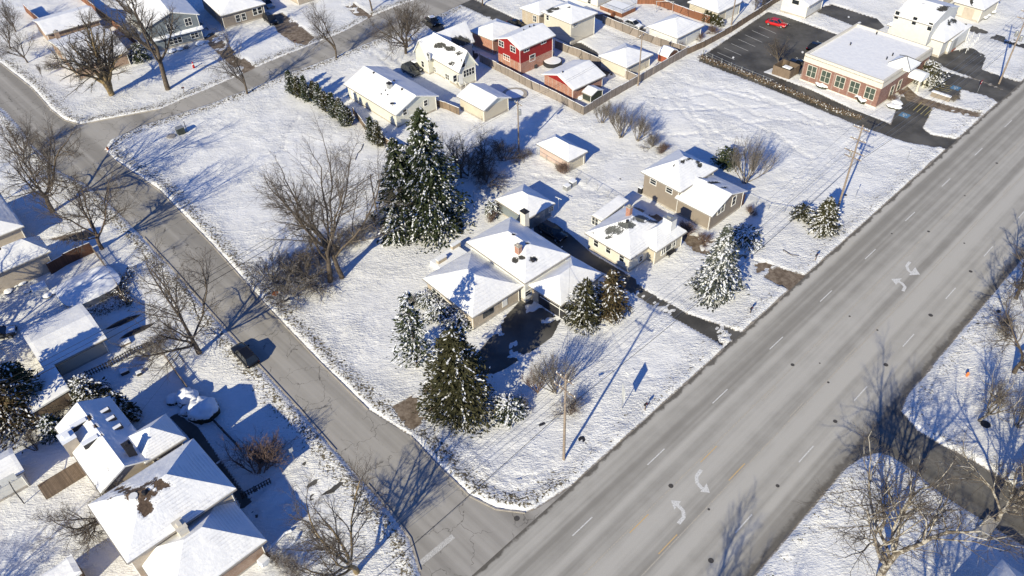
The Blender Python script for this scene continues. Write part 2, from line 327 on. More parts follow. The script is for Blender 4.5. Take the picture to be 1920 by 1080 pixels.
# foot and wheel trails pressed into the snow
TR = [(.3, [(1240, 130), (1300, 160), (1380, 178), (1470, 200), (1560, 235)]), (.3, [(1210, 180), (1290, 190), (1370, 215), (1450, 250), (1520, 300)]), (.3, [(1320, 130), (1290, 170), (1300, 220), (1360, 260), (1430, 275)]), (.3, [(1560, 240), (1480, 225), (1400, 230), (1330, 255), (1290, 280)]), (.3, [(1600, 260), (1560, 290), (1540, 330)]), (.5, [(1290, 145), (1272, 165), (1262, 185), (1285, 215), (1312, 240), (1330, 275)]), (.4, [(1225, 205), (1300, 207), (1390, 203), (1440, 200), (1530, 190)]), (.35, [(1262, 185), (1330, 175), (1420, 215), (1500, 235)]),
 (.3, [(1290, 150), (1340, 165), (1400, 172), (1480, 205)]), (.5, [(1000, 330), (1060, 335), (1100, 355), (1150, 370)]), (.4, [(1190, 240), (1250, 255), (1320, 250), (1400, 245)]),
 (.3, [(620, 690), (640, 620), (700, 575), (720, 560)]), (.35, [(470, 330), (520, 300), (540, 250), (560, 220)]), (.4, [(0, 1010), (60, 1020), (110, 1035)]), (.4, [(0, 1065), (50, 1050), (110, 1040)]), (.5, [(60, 990), (120, 1020), (150, 1030)]),
 (.35, [(660, 80), (700, 100), (740, 130), (790, 150)]), (.35, [(680, 72), (725, 98), (765, 128), (800, 145)]), (.3, [(1120, 50), (1170, 70), (1210, 90)]), (.4, [(900, 345), (960, 300), (1000, 250), (1020, 230)]),
 (.4, [(570, 870), (530, 890), (490, 920), (440, 960)]), (.4, [(615, 880), (560, 925), (500, 965)]), (.4, [(640, 905), (590, 940), (520, 985)]), (.3, [(1080, 220), (1040, 245), (1005, 270)]), (.3, [(860, 850), (900, 880), (960, 898), (1040, 885)]), (.3, [(845, 870), (890, 900), (960, 918), (1050, 900)])]
trail = np.zeros_like(X)
for w, pl in TR:
    pl = GP(pl)
    for a, b in zip(pl, pl[1:]): trail = np.maximum(trail, sstep(w*.8+.3, w*.2, near_seg(X+nz*1.5+nf*.8, Y+nf*1.2+nz*.8, a, b)))
snowz = snowz-trail*(.07+.24*np.clip(nf+.25, 0, 1))
cdist = np.hypot(X-G(930, 900)[0], Y-G(930, 900)[1]); ridge = sstep(17, 9, cdist)*sum(sstep(.34, .0, abs(droad-o_-nz*.25)) for o_ in (1.0, 1.75, 3.1, 3.8))
snowz = snowz+ridge*.16*(droad > 0)
# single footprints, left and right foot in turn
FP = [[(60, 1010), (95, 1020), (130, 1040), (160, 1062)], [(10, 985), (60, 1005), (110, 1012)], [(0, 1060), (45, 1045), (100, 1048)], [(1180, 640), (1230, 620), (1290, 622)], [(1250, 640), (1300, 665), (1345, 660)], [(660, 690), (680, 640), (720, 590)], [(600, 640), (650, 610), (700, 585), (740, 565)],
 [(560, 300), (600, 330), (660, 350), (700, 385)], [(250, 300), (300, 270), (380, 240), (450, 215)], [(1120, 620), (1180, 660), (1230, 720)], [(900, 830), (960, 850), (1030, 850)], [(1480, 470), (1440, 500), (1400, 480)], [(1020, 370), (1060, 400), (1090, 420)], [(420, 830), (470, 850), (540, 860), (590, 880)], [(700, 90), (760, 125), (820, 150)], [(1230, 300), (1180, 290), (1130, 300)], [(1700, 480) if 0 else (1480, 380), (1500, 330), (1540, 290)], [(1760, 760), (1800, 740), (1850, 760)], [(1500, 1000), (1560, 960), (1620, 930)], [(40, 600), (20, 640), (30, 690)]]
foot = np.zeros_like(X)
for pl in FP:
    pl = GP(pl); sd = 1
    for a, b in zip(pl, pl[1:]):
        L_ = math.hypot(b[0]-a[0], b[1]-a[1]); n_ = max(1, int(L_/.75))
        for i_ in range(n_):
            t_ = i_/n_; sd = -sd; fx = a[0]+(b[0]-a[0])*t_-(b[1]-a[1])/L_*.2*sd+math.sin(i_*.7)*.3; fy = a[1]+(b[1]-a[1])*t_+(b[0]-a[0])/L_*.2*sd+math.cos(i_*.9)*.3
            ix = np.searchsorted(GX, fx); iy = np.searchsorted(GY, fy); sl_ = (slice(max(iy-2, 0), iy+3), slice(max(ix-2, 0), ix+3))
            foot[sl_] = np.maximum(foot[sl_], sstep(.42, .08, np.hypot(X[sl_]-fx, Y[sl_]-fy)))
snowz = snowz-foot*.12
Z = -.07+(snowz+.07)*cover*pcov
far = sstep(120, 240, Y)
me = bpy.data.meshes.new('snowy_ground'); ny, nx = X.shape
me.vertices.add(nx*ny); me.vertices.foreach_set('co', np.stack([X, Y, Z], -1).astype(np.float32).ravel())
idx = np.arange(nx*ny).reshape(ny, nx); q = np.stack([idx[:-1, :-1], idx[:-1, 1:], idx[1:, 1:], idx[1:, :-1]], -1).reshape(-1, 4)
me.loops.add(q.size); me.loops.foreach_set('vertex_index', q.astype(np.int32).ravel()); me.polygons.add(len(q))
me.polygons.foreach_set('loop_start', np.arange(len(q), dtype=np.int32)*4); me.polygons.foreach_set('loop_total', np.full(len(q), 4, dtype=np.int32)); me.polygons.foreach_set('use_smooth', np.ones(len(q), dtype=bool))
for nm, a in (('verge', verge*(1-.4*(dB > dm))), ('dirt', sstep(.55, .05, dall)), ('trail', trail)):
    t = me.attributes.new(nm, 'FLOAT', 'POINT'); t.data.foreach_set('value', a.astype(np.float32).ravel())
me.update(calc_edges=True)
m = NT('lawn snow'); rot = TH
rp = m.mapped((1, 1, 1), R(25)); n1 = m.noise(1.1, 4, .55, m.mapped((.7, 1.5, 1), R(20))); n2 = m.noise(4.2, 4, .6, m.mapped((.8, 1.3, 1), R(20))); n3 = m.noise(.25, 4, .5); n4 = m.noise(9, 3, .6)
spk = m.noise(3.2, 6, .72); clod = m.noise(.6, 3)
thr = m.math('ADD', m.math('MULTIPLY', m.attr('verge'), .20), m.math('MULTIPLY', m.math('SUBTRACT', clod, .5), .16))
grass = m.ramp(m.math('ADD', spk, thr), .68, .74)
wide = m.ramp(m.math('ADD', m.noise(5.5, 5, .7), m.math('MULTIPLY', m.noise(.35, 2), .10)), .765, .80)
gc = m.mix(m.ramp(n2, .4, .6), (.10, .085, .05), (.20, .17, .12))
sn = m.mix(m.ramp(n3, .35, .7), (.76, .765, .765), (.84, .845, .845)); sn = m.mix(m.ramp(m.attr('trail'), .3, 1, 0, .25), sn, (.68, .69, .71))
c = m.mix(m.math('MAXIMUM', grass, m.math('MULTIPLY', wide, .6)), sn, gc)
ed = m.ramp(m.math('ADD', m.attr('dirt'), m.math('MULTIPLY', m.math('SUBTRACT', n2, .5), .7)), .62, .95, 0, .9)
c = m.mix(ed, c, (.20, .17, .14))
nr = m.noise(2.2, 3, .6, m.mapped((.6, 1.7, 1), R(5)), .6)
h = m.math('ADD', m.math('MULTIPLY', n1, .55), m.math('ADD', m.math('MULTIPLY', n2, .75), m.math('ADD', m.math('MULTIPLY', nr, .85), m.math('MULTIPLY', n4, .25))))
amp = m.ramp(m.math('ADD', m.math('MULTIPLY', m.noise(.09, 4, .6), .8), m.math('MULTIPLY', m.attr('verge'), .2)), .33, .56, .55, 1.45)
h = m.math('MULTIPLY', h, amp)
lawn = m.out(c, .8, m.bump(h, .8, .22), 0, .15)
struct(link('ground', me, None, [lawn]))
# outer snowfield all round, to the horizon
mb = MB(); xo = (GX[0]+.3, GX[-1]-.3); yo = (GY[0]+.3, GY[-1]-.3); BIG = 2500
for x0, x1, y0, y1 in ((-BIG, xo[0], -BIG, BIG), (xo[1], BIG, -BIG, BIG), (xo[0], xo[1], -BIG, yo[0]), (xo[0], xo[1], yo[1], BIG)):
    mb.add([(x0, y0, -.02), (x1, y0, -.02), (x1, y1, -.02), (x0, y1, -.02)], [(0, 1, 2, 3)])
mb.add([(xo[0]-9, yo[0]-9, -.5), (xo[1]+9, yo[0]-9, -.5), (xo[1]+9, yo[1]+9, -.5), (xo[0]-9, yo[1]+9, -.5)], [(0, 1, 2, 3)])
struct(mb.build('snowfield', M['snow_plain']))
# ---- asphalt materials
def road_mat(name, a, b, streak=True, heading=TH, cracks=False, gut=None):
    m = NT(name); v = m.mapped((.004, .40, 1), heading); v2 = m.mapped((.06, 2.2, 1), heading)
    n1 = m.noise(1, 3, .5, v); n2 = m.noise(1, 4, .6, v2); n3 = m.noise(12, 4, .7); n4 = m.noise(.35, 5, .6); spots = m.noise(2.3, 6, .75)
    f = m.math('ADD', m.math('MULTIPLY', n1, .85), m.math('ADD', m.math('MULTIPLY', n2, .12), m.math('MULTIPLY', n4, .14)))
    c = m.mix(m.ramp(f, .42, .68), a, b)
    c = m.mix(m.ramp(n3, .3, .75, 0, .25), c, tuple(x*.75 for x in a)); c = m.mix(m.ramp(spots, .70, .76, 0, .45), c, tuple(x*.45 for x in a))
    dk = m.noise(1, 5, .7, m.mapped((.35, 6, 1), heading)); c = m.mix(m.math('MULTIPLY', m.ramp(dk, .66, .72, 0, .55), m.ramp(m.noise(.12, 2), .45, .6)), c, tuple(x*.4 for x in a))
    if cracks:
        w = m.node('ShaderNodeTexVoronoi', feature='DISTANCE_TO_EDGE'); w.inputs['Scale'].default_value = .26
        dn = m.node('ShaderNodeTexNoise'); dn.inputs['Scale'].default_value = .9; dn.inputs['Detail'].default_value = 6; m.L(m.pos(), dn.inputs['Vector'])
        va = m.node('ShaderNodeVectorMath', operation='MULTIPLY_ADD'); m.L(dn.outputs['Color'], va.inputs[0]); va.inputs[1].default_value = (2.2, 2.2, 0); m.L(m.pos(), va.inputs[2]); m.L(va.outputs[0], w.inputs['Vector'])
        ck = m.math('MULTIPLY', m.ramp(w.outputs['Distance'], .0, .012, 1, 0), m.ramp(m.noise(.22, 3), .42, .52))
        c = m.mix(m.math('MULTIPLY', ck, .75), c, (.05, .045, .04))
    if gut: c = gutter(m, c, gut)
    return m.out(c, .85, m.bump(n3, .15, .02), 0, .2)
def gutter(m, c, lim, w=.55):                   # dark damp grit that gathers in the gutter along the edges
    d = m.node('ShaderNodeVectorMath', operation='DOT_PRODUCT'); m.L(m.pos(), d.inputs[0]); d.inputs[1].default_value = tuple(EN)
    o = m.math('ADD', d.outputs['Value'], m.math('MULTIPLY', m.math('SUBTRACT', m.noise(.5, 6, .65), .5), 1.8))
    k = m.math('MAXIMUM', m.ramp(o, lim[0]+.2, lim[0]+w, .85, 0), m.ramp(o, lim[1]-.95, lim[1]-.35, 0, .75)); return m.mix(k, c, m.mix(m.noise(3, 5), (.03, .028, .025), (.15, .135, .115)))
road1 = road_mat('salted asphalt', (.275, .262, .235), (.51, .492, .448), gut=(OL, OR))
road2 = road_mat('salted side street', (.28, .265, .24), (.43, .41, .375), heading=TH+math.pi/2, cracks=True)
M['wet_asphalt'] = (lambda m: m.out(m.mix(m.ramp(m.noise(.22, 3, .5), .3, .7), (.06, .058, .054), (.125, .12, .11)), m.ramp(m.noise(1.4, 4), .35, .65, .6, .8), m.bump(m.noise(14, 3), .1, .01), 0, .2))(NT('damp asphalt'))
M['dirt_concrete'] = (lambda m: m.out(m.mix(m.ramp(m.noise(1.1, 7, .7), .35, .66), (.12, .09, .065), (.27, .22, .17)), .85, m.bump(m.noise(9, 3), .2, .03), 0, .2))(NT('muddy concrete'))
def sheet(name, poly, z, mat, thing=None):
    from mathutils.geometry import tessellate_polygon
    tri = tessellate_polygon([[Vector((p[0], p[1], 0)) for p in poly]]); mb = MB(); mb.add([(p[0], p[1], z) for p in poly], [tuple(t) for t in tri])
    o = mb.build(name, mat); me = o.data
    for p in me.polygons:
        pass
    return struct(o)
mr = [(RW(-60, OL)[:2]), (RW(-60, OR)[:2]), (RW(330, OR)[:2]), (RW(330, OL)[:2])]
sheet('road', [tuple(p) for p in mr], 0, road1)
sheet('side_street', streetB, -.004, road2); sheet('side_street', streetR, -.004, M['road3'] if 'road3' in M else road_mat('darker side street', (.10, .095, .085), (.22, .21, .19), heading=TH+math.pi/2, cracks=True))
for k, (nm, pts, cv, mt) in enumerate(PAV): sheet(nm, GP(pts), -.012-.004*(k % 5), M[mt])
# ---- painted markings: one object per kind of line run
def worn(name, col, keep=.5):
    m = NT(name); n = m.noise(7, 5, .7); base = (.36, .35, .33)
    return m.out(m.mix(m.ramp(n, keep-.1, keep+.12), col, base), .8)
PW = worn('worn white paint', (.70, .70, .68), .56); PY = worn('faded yellow paint', (.50, .45, .36), .50); PY2 = worn('yellow paint', (.62, .43, .20), .6)
def stripe(mb, s0, s1, o, w=.12, z=.004): mb.add([RW(s0, o-w/2, z), RW(s1, o-w/2, z), RW(s1, o+w/2, z), RW(s0, o+w/2, z)], [(0, 1, 2, 3)])
for o_, p_ in ((OD1, 33.4747), (OD2, 45.3682)):
    for i in range(-3, 22):
        mb = MB(); stripe(mb, p_+12.192*i, p_+12.192*i+3.05, o_, .13); struct(mb.build('road_marking', PW))
YA = OD1+(off(G(1410, 852))-OD1 if 0 else 3.75); YA = np.mean([off(G(*p)) for p in ((1182, 988), (1345, 830), (1740, 435), (1500, 678))]); YB = np.mean([off(G(*p)) for p in ((1248, 1035), (1400, 890), (1860, 378), (1640, 622), (1760, 490))])
mb = MB(); stripe(mb, -60, 330, YA, .12); stripe(mb, -60, 330, YB, .12); struct(mb.build('road_marking', PY))
for o_, p_ in ((YA+.28, along(G(1178, 997))), (YB-.28, along(G(1240, 1043)))):
    for i in range(-3, 22):
        mb = MB(); stripe(mb, p_+12.192*i, p_+12.192*i+3.05, o_, .11, .0045); struct(mb.build('road_marking', PY2 if i < 2 else PY))
def arrow(pts, head, z=.0048):                  # curved turn arrow: shaft centre line + head
    mb = MB(); pts = [G(*p)[:2] for p in pts]; hp = [G(*p)[:2] for p in head]; W_ = .2; L = []; Rr = []
    # resample
    P = []
    for i in range(len(pts)-1):
        for t in (0, .5): P.append(pts[i]*(1-t)+pts[i+1]*t)
    P.append(pts[-1])
    for i, p in enumerate(P):
        d = P[min(i+1, len(P)-1)]-P[max(i-1, 0)]; d = d/np.linalg.norm(d); n = np.array([-d[1], d[0]]); L.append(p+n*W_); Rr.append(p-n*W_)
    n = len(P); mb.add([(*p, z) for p in L]+[(*p, z) for p in Rr], [(i, i+1, n+i+1, n+i) for i in range(n-1)])
    mb.add([(*p, z+.0004) for p in hp], [(0, 1, 2)]); return struct(mb.build('road_marking', PW))
arrow([(1315, 881), (1306, 893), (1307, 905), (1317, 917)], [(1313, 922), (1331, 924), (1325, 906)])
arrow([(1272, 982), (1282, 970), (1281, 958), (1270, 946)], [(1258, 938), (1277, 940), (1264, 956)])
arrow([(1706, 491), (1700, 499), (1703, 507), (1710, 512)], [(1704, 516), (1725, 515), (1716, 501)])
arrow([(1693, 546), (1697, 538), (1691, 531), (1685, 528)], [(1671, 523), (1691, 522), (1680, 534)])
mb = MB(); a, b = G(788, 1056), G(850, 1005); d = (b-a)/np.linalg.norm(b-a); n = np.array([-d[1], d[0], 0])*.3
mb.add([a-n, b-n, b+n, a+n], [(0, 1, 2, 3)]); [v.__setitem__(slice(None), v) for v in mb.v]; mb.v[0][:, 2] = .002; struct(mb.build('stop_line', worn('worn stop line paint', (.62, .61, .58), .50)))
# ---- manholes and valve covers
for i, (u, v, r) in enumerate([(1745, 591, .42), (1661, 684, .42), (1566, 790, .36), (1258, 911, .4), (1333, 1051, .42), (1458, 911, .3), (1820, 509, .36), (1741, 434, .3), (1869, 306, .3), (969, 972, .45), (1809, 367, .2), (1672, 438, .2), (1593, 593, .2), (1645, 619, .2), (1553, 717, .22), (1486, 684, .35), (1329, 955, .2), (1537, 681, .15), (1808, 456, .2)]):
    mb = MB(); p = G(u, v); r *= .68; mb.lathe(p, [(r, -.01), (r, .012), (r*.8, .012), (r*.78, .008)], 20); struct(mb.build('manhole_cover', M['iron']))
# ---- kerbs: low concrete edge along the side street and the near side of the main road
def kerb(pts, w=.16, h=.10):
    mb = MB(); P = [G(*p) for p in pts]
    for a, b in zip(P, P[1:]):
        d = (b-a)/np.linalg.norm(b-a); n = np.array([-d[1], d[0], 0])*w/2; z = np.array([0, 0, h]); q_ = np.array([0, 0, -.05])
        mb.hexa([a-n+q_, b-n+q_, b+n+q_, a+n+q_], [a-n+z, b-n+z, b+n+z, a+n+z])
    return struct(mb.build('kerb', M['concrete']))
kerb([(985, 962), (930, 955), (880, 930), (810, 862), (770, 818)]); kerb([(690, 768), (600, 680), (500, 575), (400, 462), (300, 358), (215, 300)])
kerb([(270, 445), (330, 510), (400, 590), (480, 678), (560, 765), (630, 845)]); kerb([(690, 908), (730, 955), (770, 1010), (788, 1070)]); kerb([(0, 118), (60, 165), (95, 205), (120, 225), (150, 234), (200, 224), (300, 205)])
# ================================================================ BUILDINGS
def tri_split(V, F, maxe):
    V = [tuple(v) for v in V]
    for _ in range(7):
        A = np.array(V); e = max(np.linalg.norm(A[f[0]]-A[f[1]]) for f in F), max(np.linalg.norm(A[f[1]]-A[f[2]]) for f in F)
        if max(e) < maxe: break
        cache = {}
        def mid(i, j):
            k = (min(i, j), max(i, j))
            if k not in cache: V.append(tuple((np.array(V[i])+np.array(V[j]))/2)); cache[k] = len(V)-1
            return cache[k]
        N = []
        for a, b, c in F:
            ab, bc, ca = mid(a, b), mid(b, c), mid(c, a); N += [(a, ab, ca), (ab, b, bc), (ca, bc, c), (ab, bc, ca)]
        F = N
    return np.array(V), F
class Bld:
    def __init__(s, name, label, cat, corners, ze, group=None):
        L, F, Rr = [G(*p, ze) for p in corners]; c = (L+Rr)/2; c[2] = 0
        s.loc = c; s.root = empty(name, c, label, cat, group); s.w = []
    def wing(s, c, ze, kind='hip', rise=None, oh=.4, wall='beige_siding', gable=None, snow='shingle_dark', bare=(), thin=.25, fascia='white_trim', z0=0, roofname='roof', ang=None, wname='wall', ext=None, snowd=.1, drop=0):
        L, F, Rr = [G(*p, ze) for p in c]
        h1 = math.atan2(*(F-L)[1::-1]); h2 = math.atan2(*(Rr-F)[1::-1])-math.pi/2; h = (h1+h2)/2
        if ang is not None: h = R(ang)
        else:
            t = R(-48.5)
            if abs(h-t) < R(12): h = h*.5+t*.5
        x = np.array([math.cos(h), math.sin(h), 0]); y = np.array([-math.sin(h), math.cos(h), 0])
        D = Rr-L; lx, ly = float(D@x), float(D@y); C = (L+Rr)/2; C = np.array([C[0], C[1], 0])
        if ext:                                  # lengthen beyond what is in view (front keeps its place)
            ex, ey = ext
            if ex: C = C-x*ex/2; lx += abs(ex)
            if ey: C = C+y*ey/2; ly += abs(ey)
        X_, Y_ = lx/2, ly/2
        def P(a, b, z): return C+x*a+y*b+np.array([0, 0, z])
        rise = rise if rise is not None else .33*min(lx, ly)/2*1.05
        E = [(-X_, -Y_), (X_, -Y_), (X_, Y_), (-X_, Y_)]; zt = ze
        if kind == 'hip':
            if lx >= ly: r = [(-X_+Y_, 0), (X_-Y_, 0)]; polys = [[E[0], E[1], r[1], r[0]], [E[1], E[2], r[1]], [E[2], E[3], r[0], r[1]], [E[3], E[0], r[0]]]
            else: r = [(0, -Y_+X_), (0, Y_-X_)]; polys = [[E[0], E[1], r[0]], [E[1], E[2], r[1], r[0]], [E[2], E[3], r[1]], [E[3], E[0], r[0], r[1]]]
            polys = [[(a, b, zt+(rise if (a, b) in r else 0)) for a, b in q] for q in polys]
        elif kind == 'gL':
            r = [(-X_, 0), (X_, 0)]; polys = [[E[0], E[1], r[1], r[0]], [E[2], E[3], r[0], r[1]]]; polys = [[(a, b, zt+(rise if (a, b) in r else 0)) for a, b in q] for q in polys]
        elif kind == 'gR':
            r = [(0, -Y_), (0, Y_)]; polys = [[E[1], E[2], r[1], r[0]], [E[3], E[0], r[0], r[1]]]; polys = [[(a, b, zt+(rise if (a, b) in r else 0)) for a, b in q] for q in polys]
        elif kind == 'shed': polys = [[(E[0][0], E[0][1], zt), (E[1][0], E[1][1], zt), (E[2][0], E[2][1], zt+rise), (E[3][0], E[3][1], zt+rise)]]
        elif kind == 'gambrel':
            k = [(Y_, 0), (Y_*.62, rise*.62), (0, rise)]; prof = [(-a, b) for a, b in k]+[(a, b) for a, b in k[::-1][1:]]
            polys = [[(-X_, a0, zt+b0), (X_, a0, zt+b0), (X_, a1, zt+b1), (-X_, a1, zt+b1)] for (a0, b0), (a1, b1) in zip(prof, prof[1:])]
        else: polys = [[(a, b, zt) for a, b in E]]
        W = lambda q: P(*q)
        # walls
        o2 = min(oh, min(X_, Y_)*.5); wx, wy = X_-o2, Y_-o2; mb = MB(off=s.loc); wt = zt-.14 if kind != 'shed' else zt-.05
        slope = rise/Y_ if kind in('gL',) else rise/X_ if kind == 'gR' else 0
        if kind == 'shed':
            rr = rise/(2*Y_); mb.hexa([P(-wx, -wy, z0), P(wx, -wy, z0), P(wx, wy, z0), P(-wx, wy, z0)], [P(-wx, -wy, wt+rr*o2-.1), P(wx, -wy, wt+rr*o2-.1), P(wx, wy, wt+rise-rr*o2-.1), P(-wx, wy, wt+rise-rr*o2-.1)])
        else:
            wt2 = wt+(slope*o2 if slope else 0)-.02
            mb.hexa([P(-wx, -wy, z0), P(wx, -wy, z0), P(wx, wy, z0), P(-wx, wy, z0)], [P(-wx, -wy, wt2), P(wx, -wy, wt2), P(wx, wy, wt2), P(-wx, wy, wt2)])
        wo = mb.build(wname, M[wall], s.root)
        if z0 == 0 and kind != 'flat':
            mb = MB(off=s.loc); fx, fy = wx+.03, wy+.03; mb.hexa([P(-fx, -fy, -.1), P(fx, -fy, -.1), P(fx, fy, -.1), P(-fx, fy, -.1)], [P(-fx, -fy, .42), P(fx, -fy, .42), P(fx, fy, .42), P(-fx, fy, .42)]); mb.build('foundation', M['concrete'], s.root)
            for (cx_, cy_) in ((wx-.12, -wy-.06), (wx+.06, wy-.15)):
                mb = MB(off=s.loc); mb.tube(P(cx_, cy_, .15), P(cx_, cy_, wt), .05, None, 6); mb.build('downpipe', M['white_trim'], s.root)
        if kind in ('gL', 'gR', 'gambrel'):
            mb = MB(off=s.loc); apex = zt+rise-.17; e = .004
            if kind == 'gL': pr = [(x_, [(x_, -wy, wt2), (x_, wy, wt2), (x_, 0, apex)]) for x_ in (-wx, wx)]; A, B_ = [[P(*p) for p in q[1]] for q in pr]
            elif kind == 'gR': A, B_ = [[P(-wx, y_, wt2), P(wx, y_, wt2), P(0, y_, apex)] for y_ in (-wy, wy)]
            else: A, B_ = [[P(x_, a*(wy/Y_), zt+b-.1) for a, b in prof] for x_ in (-wx, wx)]
            n = len(A); mb.add(A+B_, [tuple(range(n-1, -1, -1)), tuple(range(n, 2*n))]+[(i, (i+1) % n, n+(i+1) % n, n+i) for i in range(n)])
            mb.build('gable', M[gable or wall], s.root)
        # roof slab
        mb = MB(off=s.loc)
        for q in polys:
            T = [W(p) for p in q]; n = len(T); Bt = [p-np.array([0, 0, .16]) for p in T]
            mb.add(T+Bt, [tuple(range(n)), tuple(range(2*n-1, n-1, -1))]+[(i, n+i, n+(i+1) % n, (i+1) % n) for i in range(n)])
        ro = mb.build(roofname, M[fascia], s.root)
        if kind not in ('flat', 'gambrel'):
            mb = MB(off=s.loc); g_ = .07
            sides_ = {'hip': 'LR', 'gL': 'L', 'gR': 'R', 'shed': 'L'}[kind]
            if 'L' in sides_: mb.hexa([P(-X_, -Y_-.11, zt-.14), P(X_, -Y_-.11, zt-.14), P(X_, -Y_-.003, zt-.14), P(-X_, -Y_-.003, zt-.14)], [P(-X_, -Y_-.11, zt-.02), P(X_, -Y_-.11, zt-.02), P(X_, -Y_-.003, zt-.02), P(-X_, -Y_-.003, zt-.02)])
            if 'R' in sides_: mb.hexa([P(X_+.003, -Y_, zt-.145), P(X_+.11, -Y_, zt-.145), P(X_+.11, Y_, zt-.145), P(X_+.003, Y_, zt-.145)], [P(X_+.003, -Y_, zt-.025), P(X_+.11, -Y_, zt-.025), P(X_+.11, Y_, zt-.025), P(X_+.003, Y_, zt-.025)])
            mb.build('gutter', M['gutter'], ro)
        # snow on the roof
        if snow:
            key = {}; V = []; F_ = []
            for q in polys:
                ids = []
                for p in q:
                    k = tuple(round(t, 3) for t in p)
                    if k not in key: key[k] = len(V); V.append(p)
                    ids.append(key[k])
                for i in range(1, len(ids)-1): F_.append((ids[0], ids[i], ids[i+1]))
            V, F_ = tri_split(V, F_, .75); Wd = np.array([W(p) for p in V])
            cnt = {}
            for f in F_:
                for i in range(3):
                    k = (min(f[i], f[(i+1) % 3]), max(f[i], f[(i+1) % 3])); cnt[k] = cnt.get(k, 0)+1
            bd = set(); be = []
            for k, c_ in cnt.items():
                if c_ == 1: bd.update(k)
            isb = np.zeros(len(V), bool); isb[list(bd)] = True
            nz_ = fbm(Wd[:, 0]*.6, Wd[:, 1]*.6, 71, 3); ba = np.zeros(len(V)); pp = proj(Wd)
            for (u, v, ru, rv, st) in bare:
                d = np.hypot((pp[:, 0]-u)/ru, (pp[:, 1]-v)/rv); ba = np.maximum(ba, st*sstep(1.25, .35, d+fbm(Wd[:, 0]*1.3, Wd[:, 1]*1.3, 5, 3)*.9))
            dz = np.where(isb, snowd*(.5+nz_*1.2), snowd*(1+nz_*.9)); dz = dz*(1-.85*np.clip(ba*1.5, 0, 1))+.012
            Tp = Wd.copy(); Tp[:, 2] += dz
            cen = C; outw = Wd[isb]-np.array([cen[0], cen[1], 0]); 
            nb = len(V); bi = {int(j): nb+i for i, j in enumerate(np.where(isb)[0])}
            Sk = Wd[isb].copy(); Sk[:, 2] += .003
            faces = [tuple(f) for f in F_]
            for f in F_:
                for i in range(3):
                    a, b = f[i], f[(i+1) % 3]
                    if cnt[(min(a, b), max(a, b))] == 1: faces.append((b, a, bi[a], bi[b]))
            me = bpy.data.meshes.new('snow_cover'); me.from_pydata((np.concatenate([Tp, Sk])-s.loc).tolist(), [], faces)
            t = me.attributes.new('bare', 'FLOAT', 'POINT'); t.data.foreach_set('value', np.concatenate([ba, ba[isb]*0+(-1)]).astype(np.float32))
            t = me.attributes.new('thin', 'FLOAT', 'POINT'); t.data.foreach_set('value', np.full(len(V)+len(Sk), thin, dtype=np.float32))
            me.polygons.foreach_set('use_smooth', [False]*len(faces)); me.update(); link('snow_cover', me, ro, [M[snow]])
        w = dict(P=P, X=X_, Y=Y_, wx=wx, wy=wy, ze=ze, x=x, y=y, C=C, h=h, roof=ro, wall=wo, polys=polys, W=W, rise=rise, kind=kind); s.w.append(w); return w
    def hit(s, w, side, u, v, out=0):
        n, d0 = (-w['y'], w['wy']) if side == 'L' else (w['x'], w['wx'])
        d = ray(u, v); o = np.array([0, 0, CAMH]); k = ((w['C']@n)+d0+out-(o@n))/(d@n); return o+d*k
    def win(s, side, u, v, ww=1.0, hh=1.2, n=2, w=-1, name='window', frame='white_trim', pane='glass', mullion=1):
        w = s.w[w]; p = s.hit(w, side, u, v); t = w['x'] if side == 'L' else w['y']; nn = -w['y'] if side == 'L' else w['x']; z = np.array([0, 0, 1.])
        zc = min(max(p[2], hh/2+.25), 9); p[2] = zc
        def bx(mb, a0, a1, b0, b1, d0, d1, m=0):
            c = [p+t*a0+z*b0+nn*d0, p+t*a1+z*b0+nn*d0, p+t*a1+z*b0+nn*d1, p+t*a0+z*b0+nn*d1]; mb.hexa(c, [q+z*(b1-b0) for q in c], m)
        f = .09; mb = MB(off=s.loc); a, b = ww/2, hh/2
        bx(mb, -a-f, a+f, b, b+f, -.02, .07); bx(mb, -a-f, a+f, -b-f, -b, -.02, .09); bx(mb, -a-f, -a, -b, b, -.02, .07); bx(mb, a, a+f, -b, b, -.02, .07)
        for i in range(1, n): xx = -a+ww*i/n; bx(mb, xx-.04, xx+.04, -b, b, -.02, .06)
        if mullion: bx(mb, -a, a, -.025, .025, -.02, .05)
        fo = mb.build(name, M[frame], s.root); mb = MB(off=s.loc); bx(mb, -a, a, -b, b, -.02, .025); mb.build('pane', M[pane], fo)
    def panel(s, side, u, v, ww, hh, name, mat, w=-1, d=.05, z=None, lines=0):
        w = s.w[w]; p = s.hit(w, side, u, v); t = w['x'] if side == 'L' else w['y']; nn = -w['y'] if side == 'L' else w['x']
        p[2] = z if z is not None else max(0, p[2]-hh/2); Z_ = np.array([0, 0, 1.]); mb = MB(off=s.loc)
        def bx(a0, a1, b0, b1, d1): c = [p+t*a0+Z_*b0-nn*.02, p+t*a1+Z_*b0-nn*.02, p+t*a1+Z_*b0+nn*d1, p+t*a0+Z_*b0+nn*d1]; mb.hexa(c, [q+Z_*(b1-b0) for q in c])
        if lines:
            for i in range(lines): bx(-ww/2, ww/2, hh*i/lines+.02, hh*(i+1)/lines, d)
        else: bx(-ww/2, ww/2, 0, hh, d)
        return mb.build(name, M[mat], s.root)
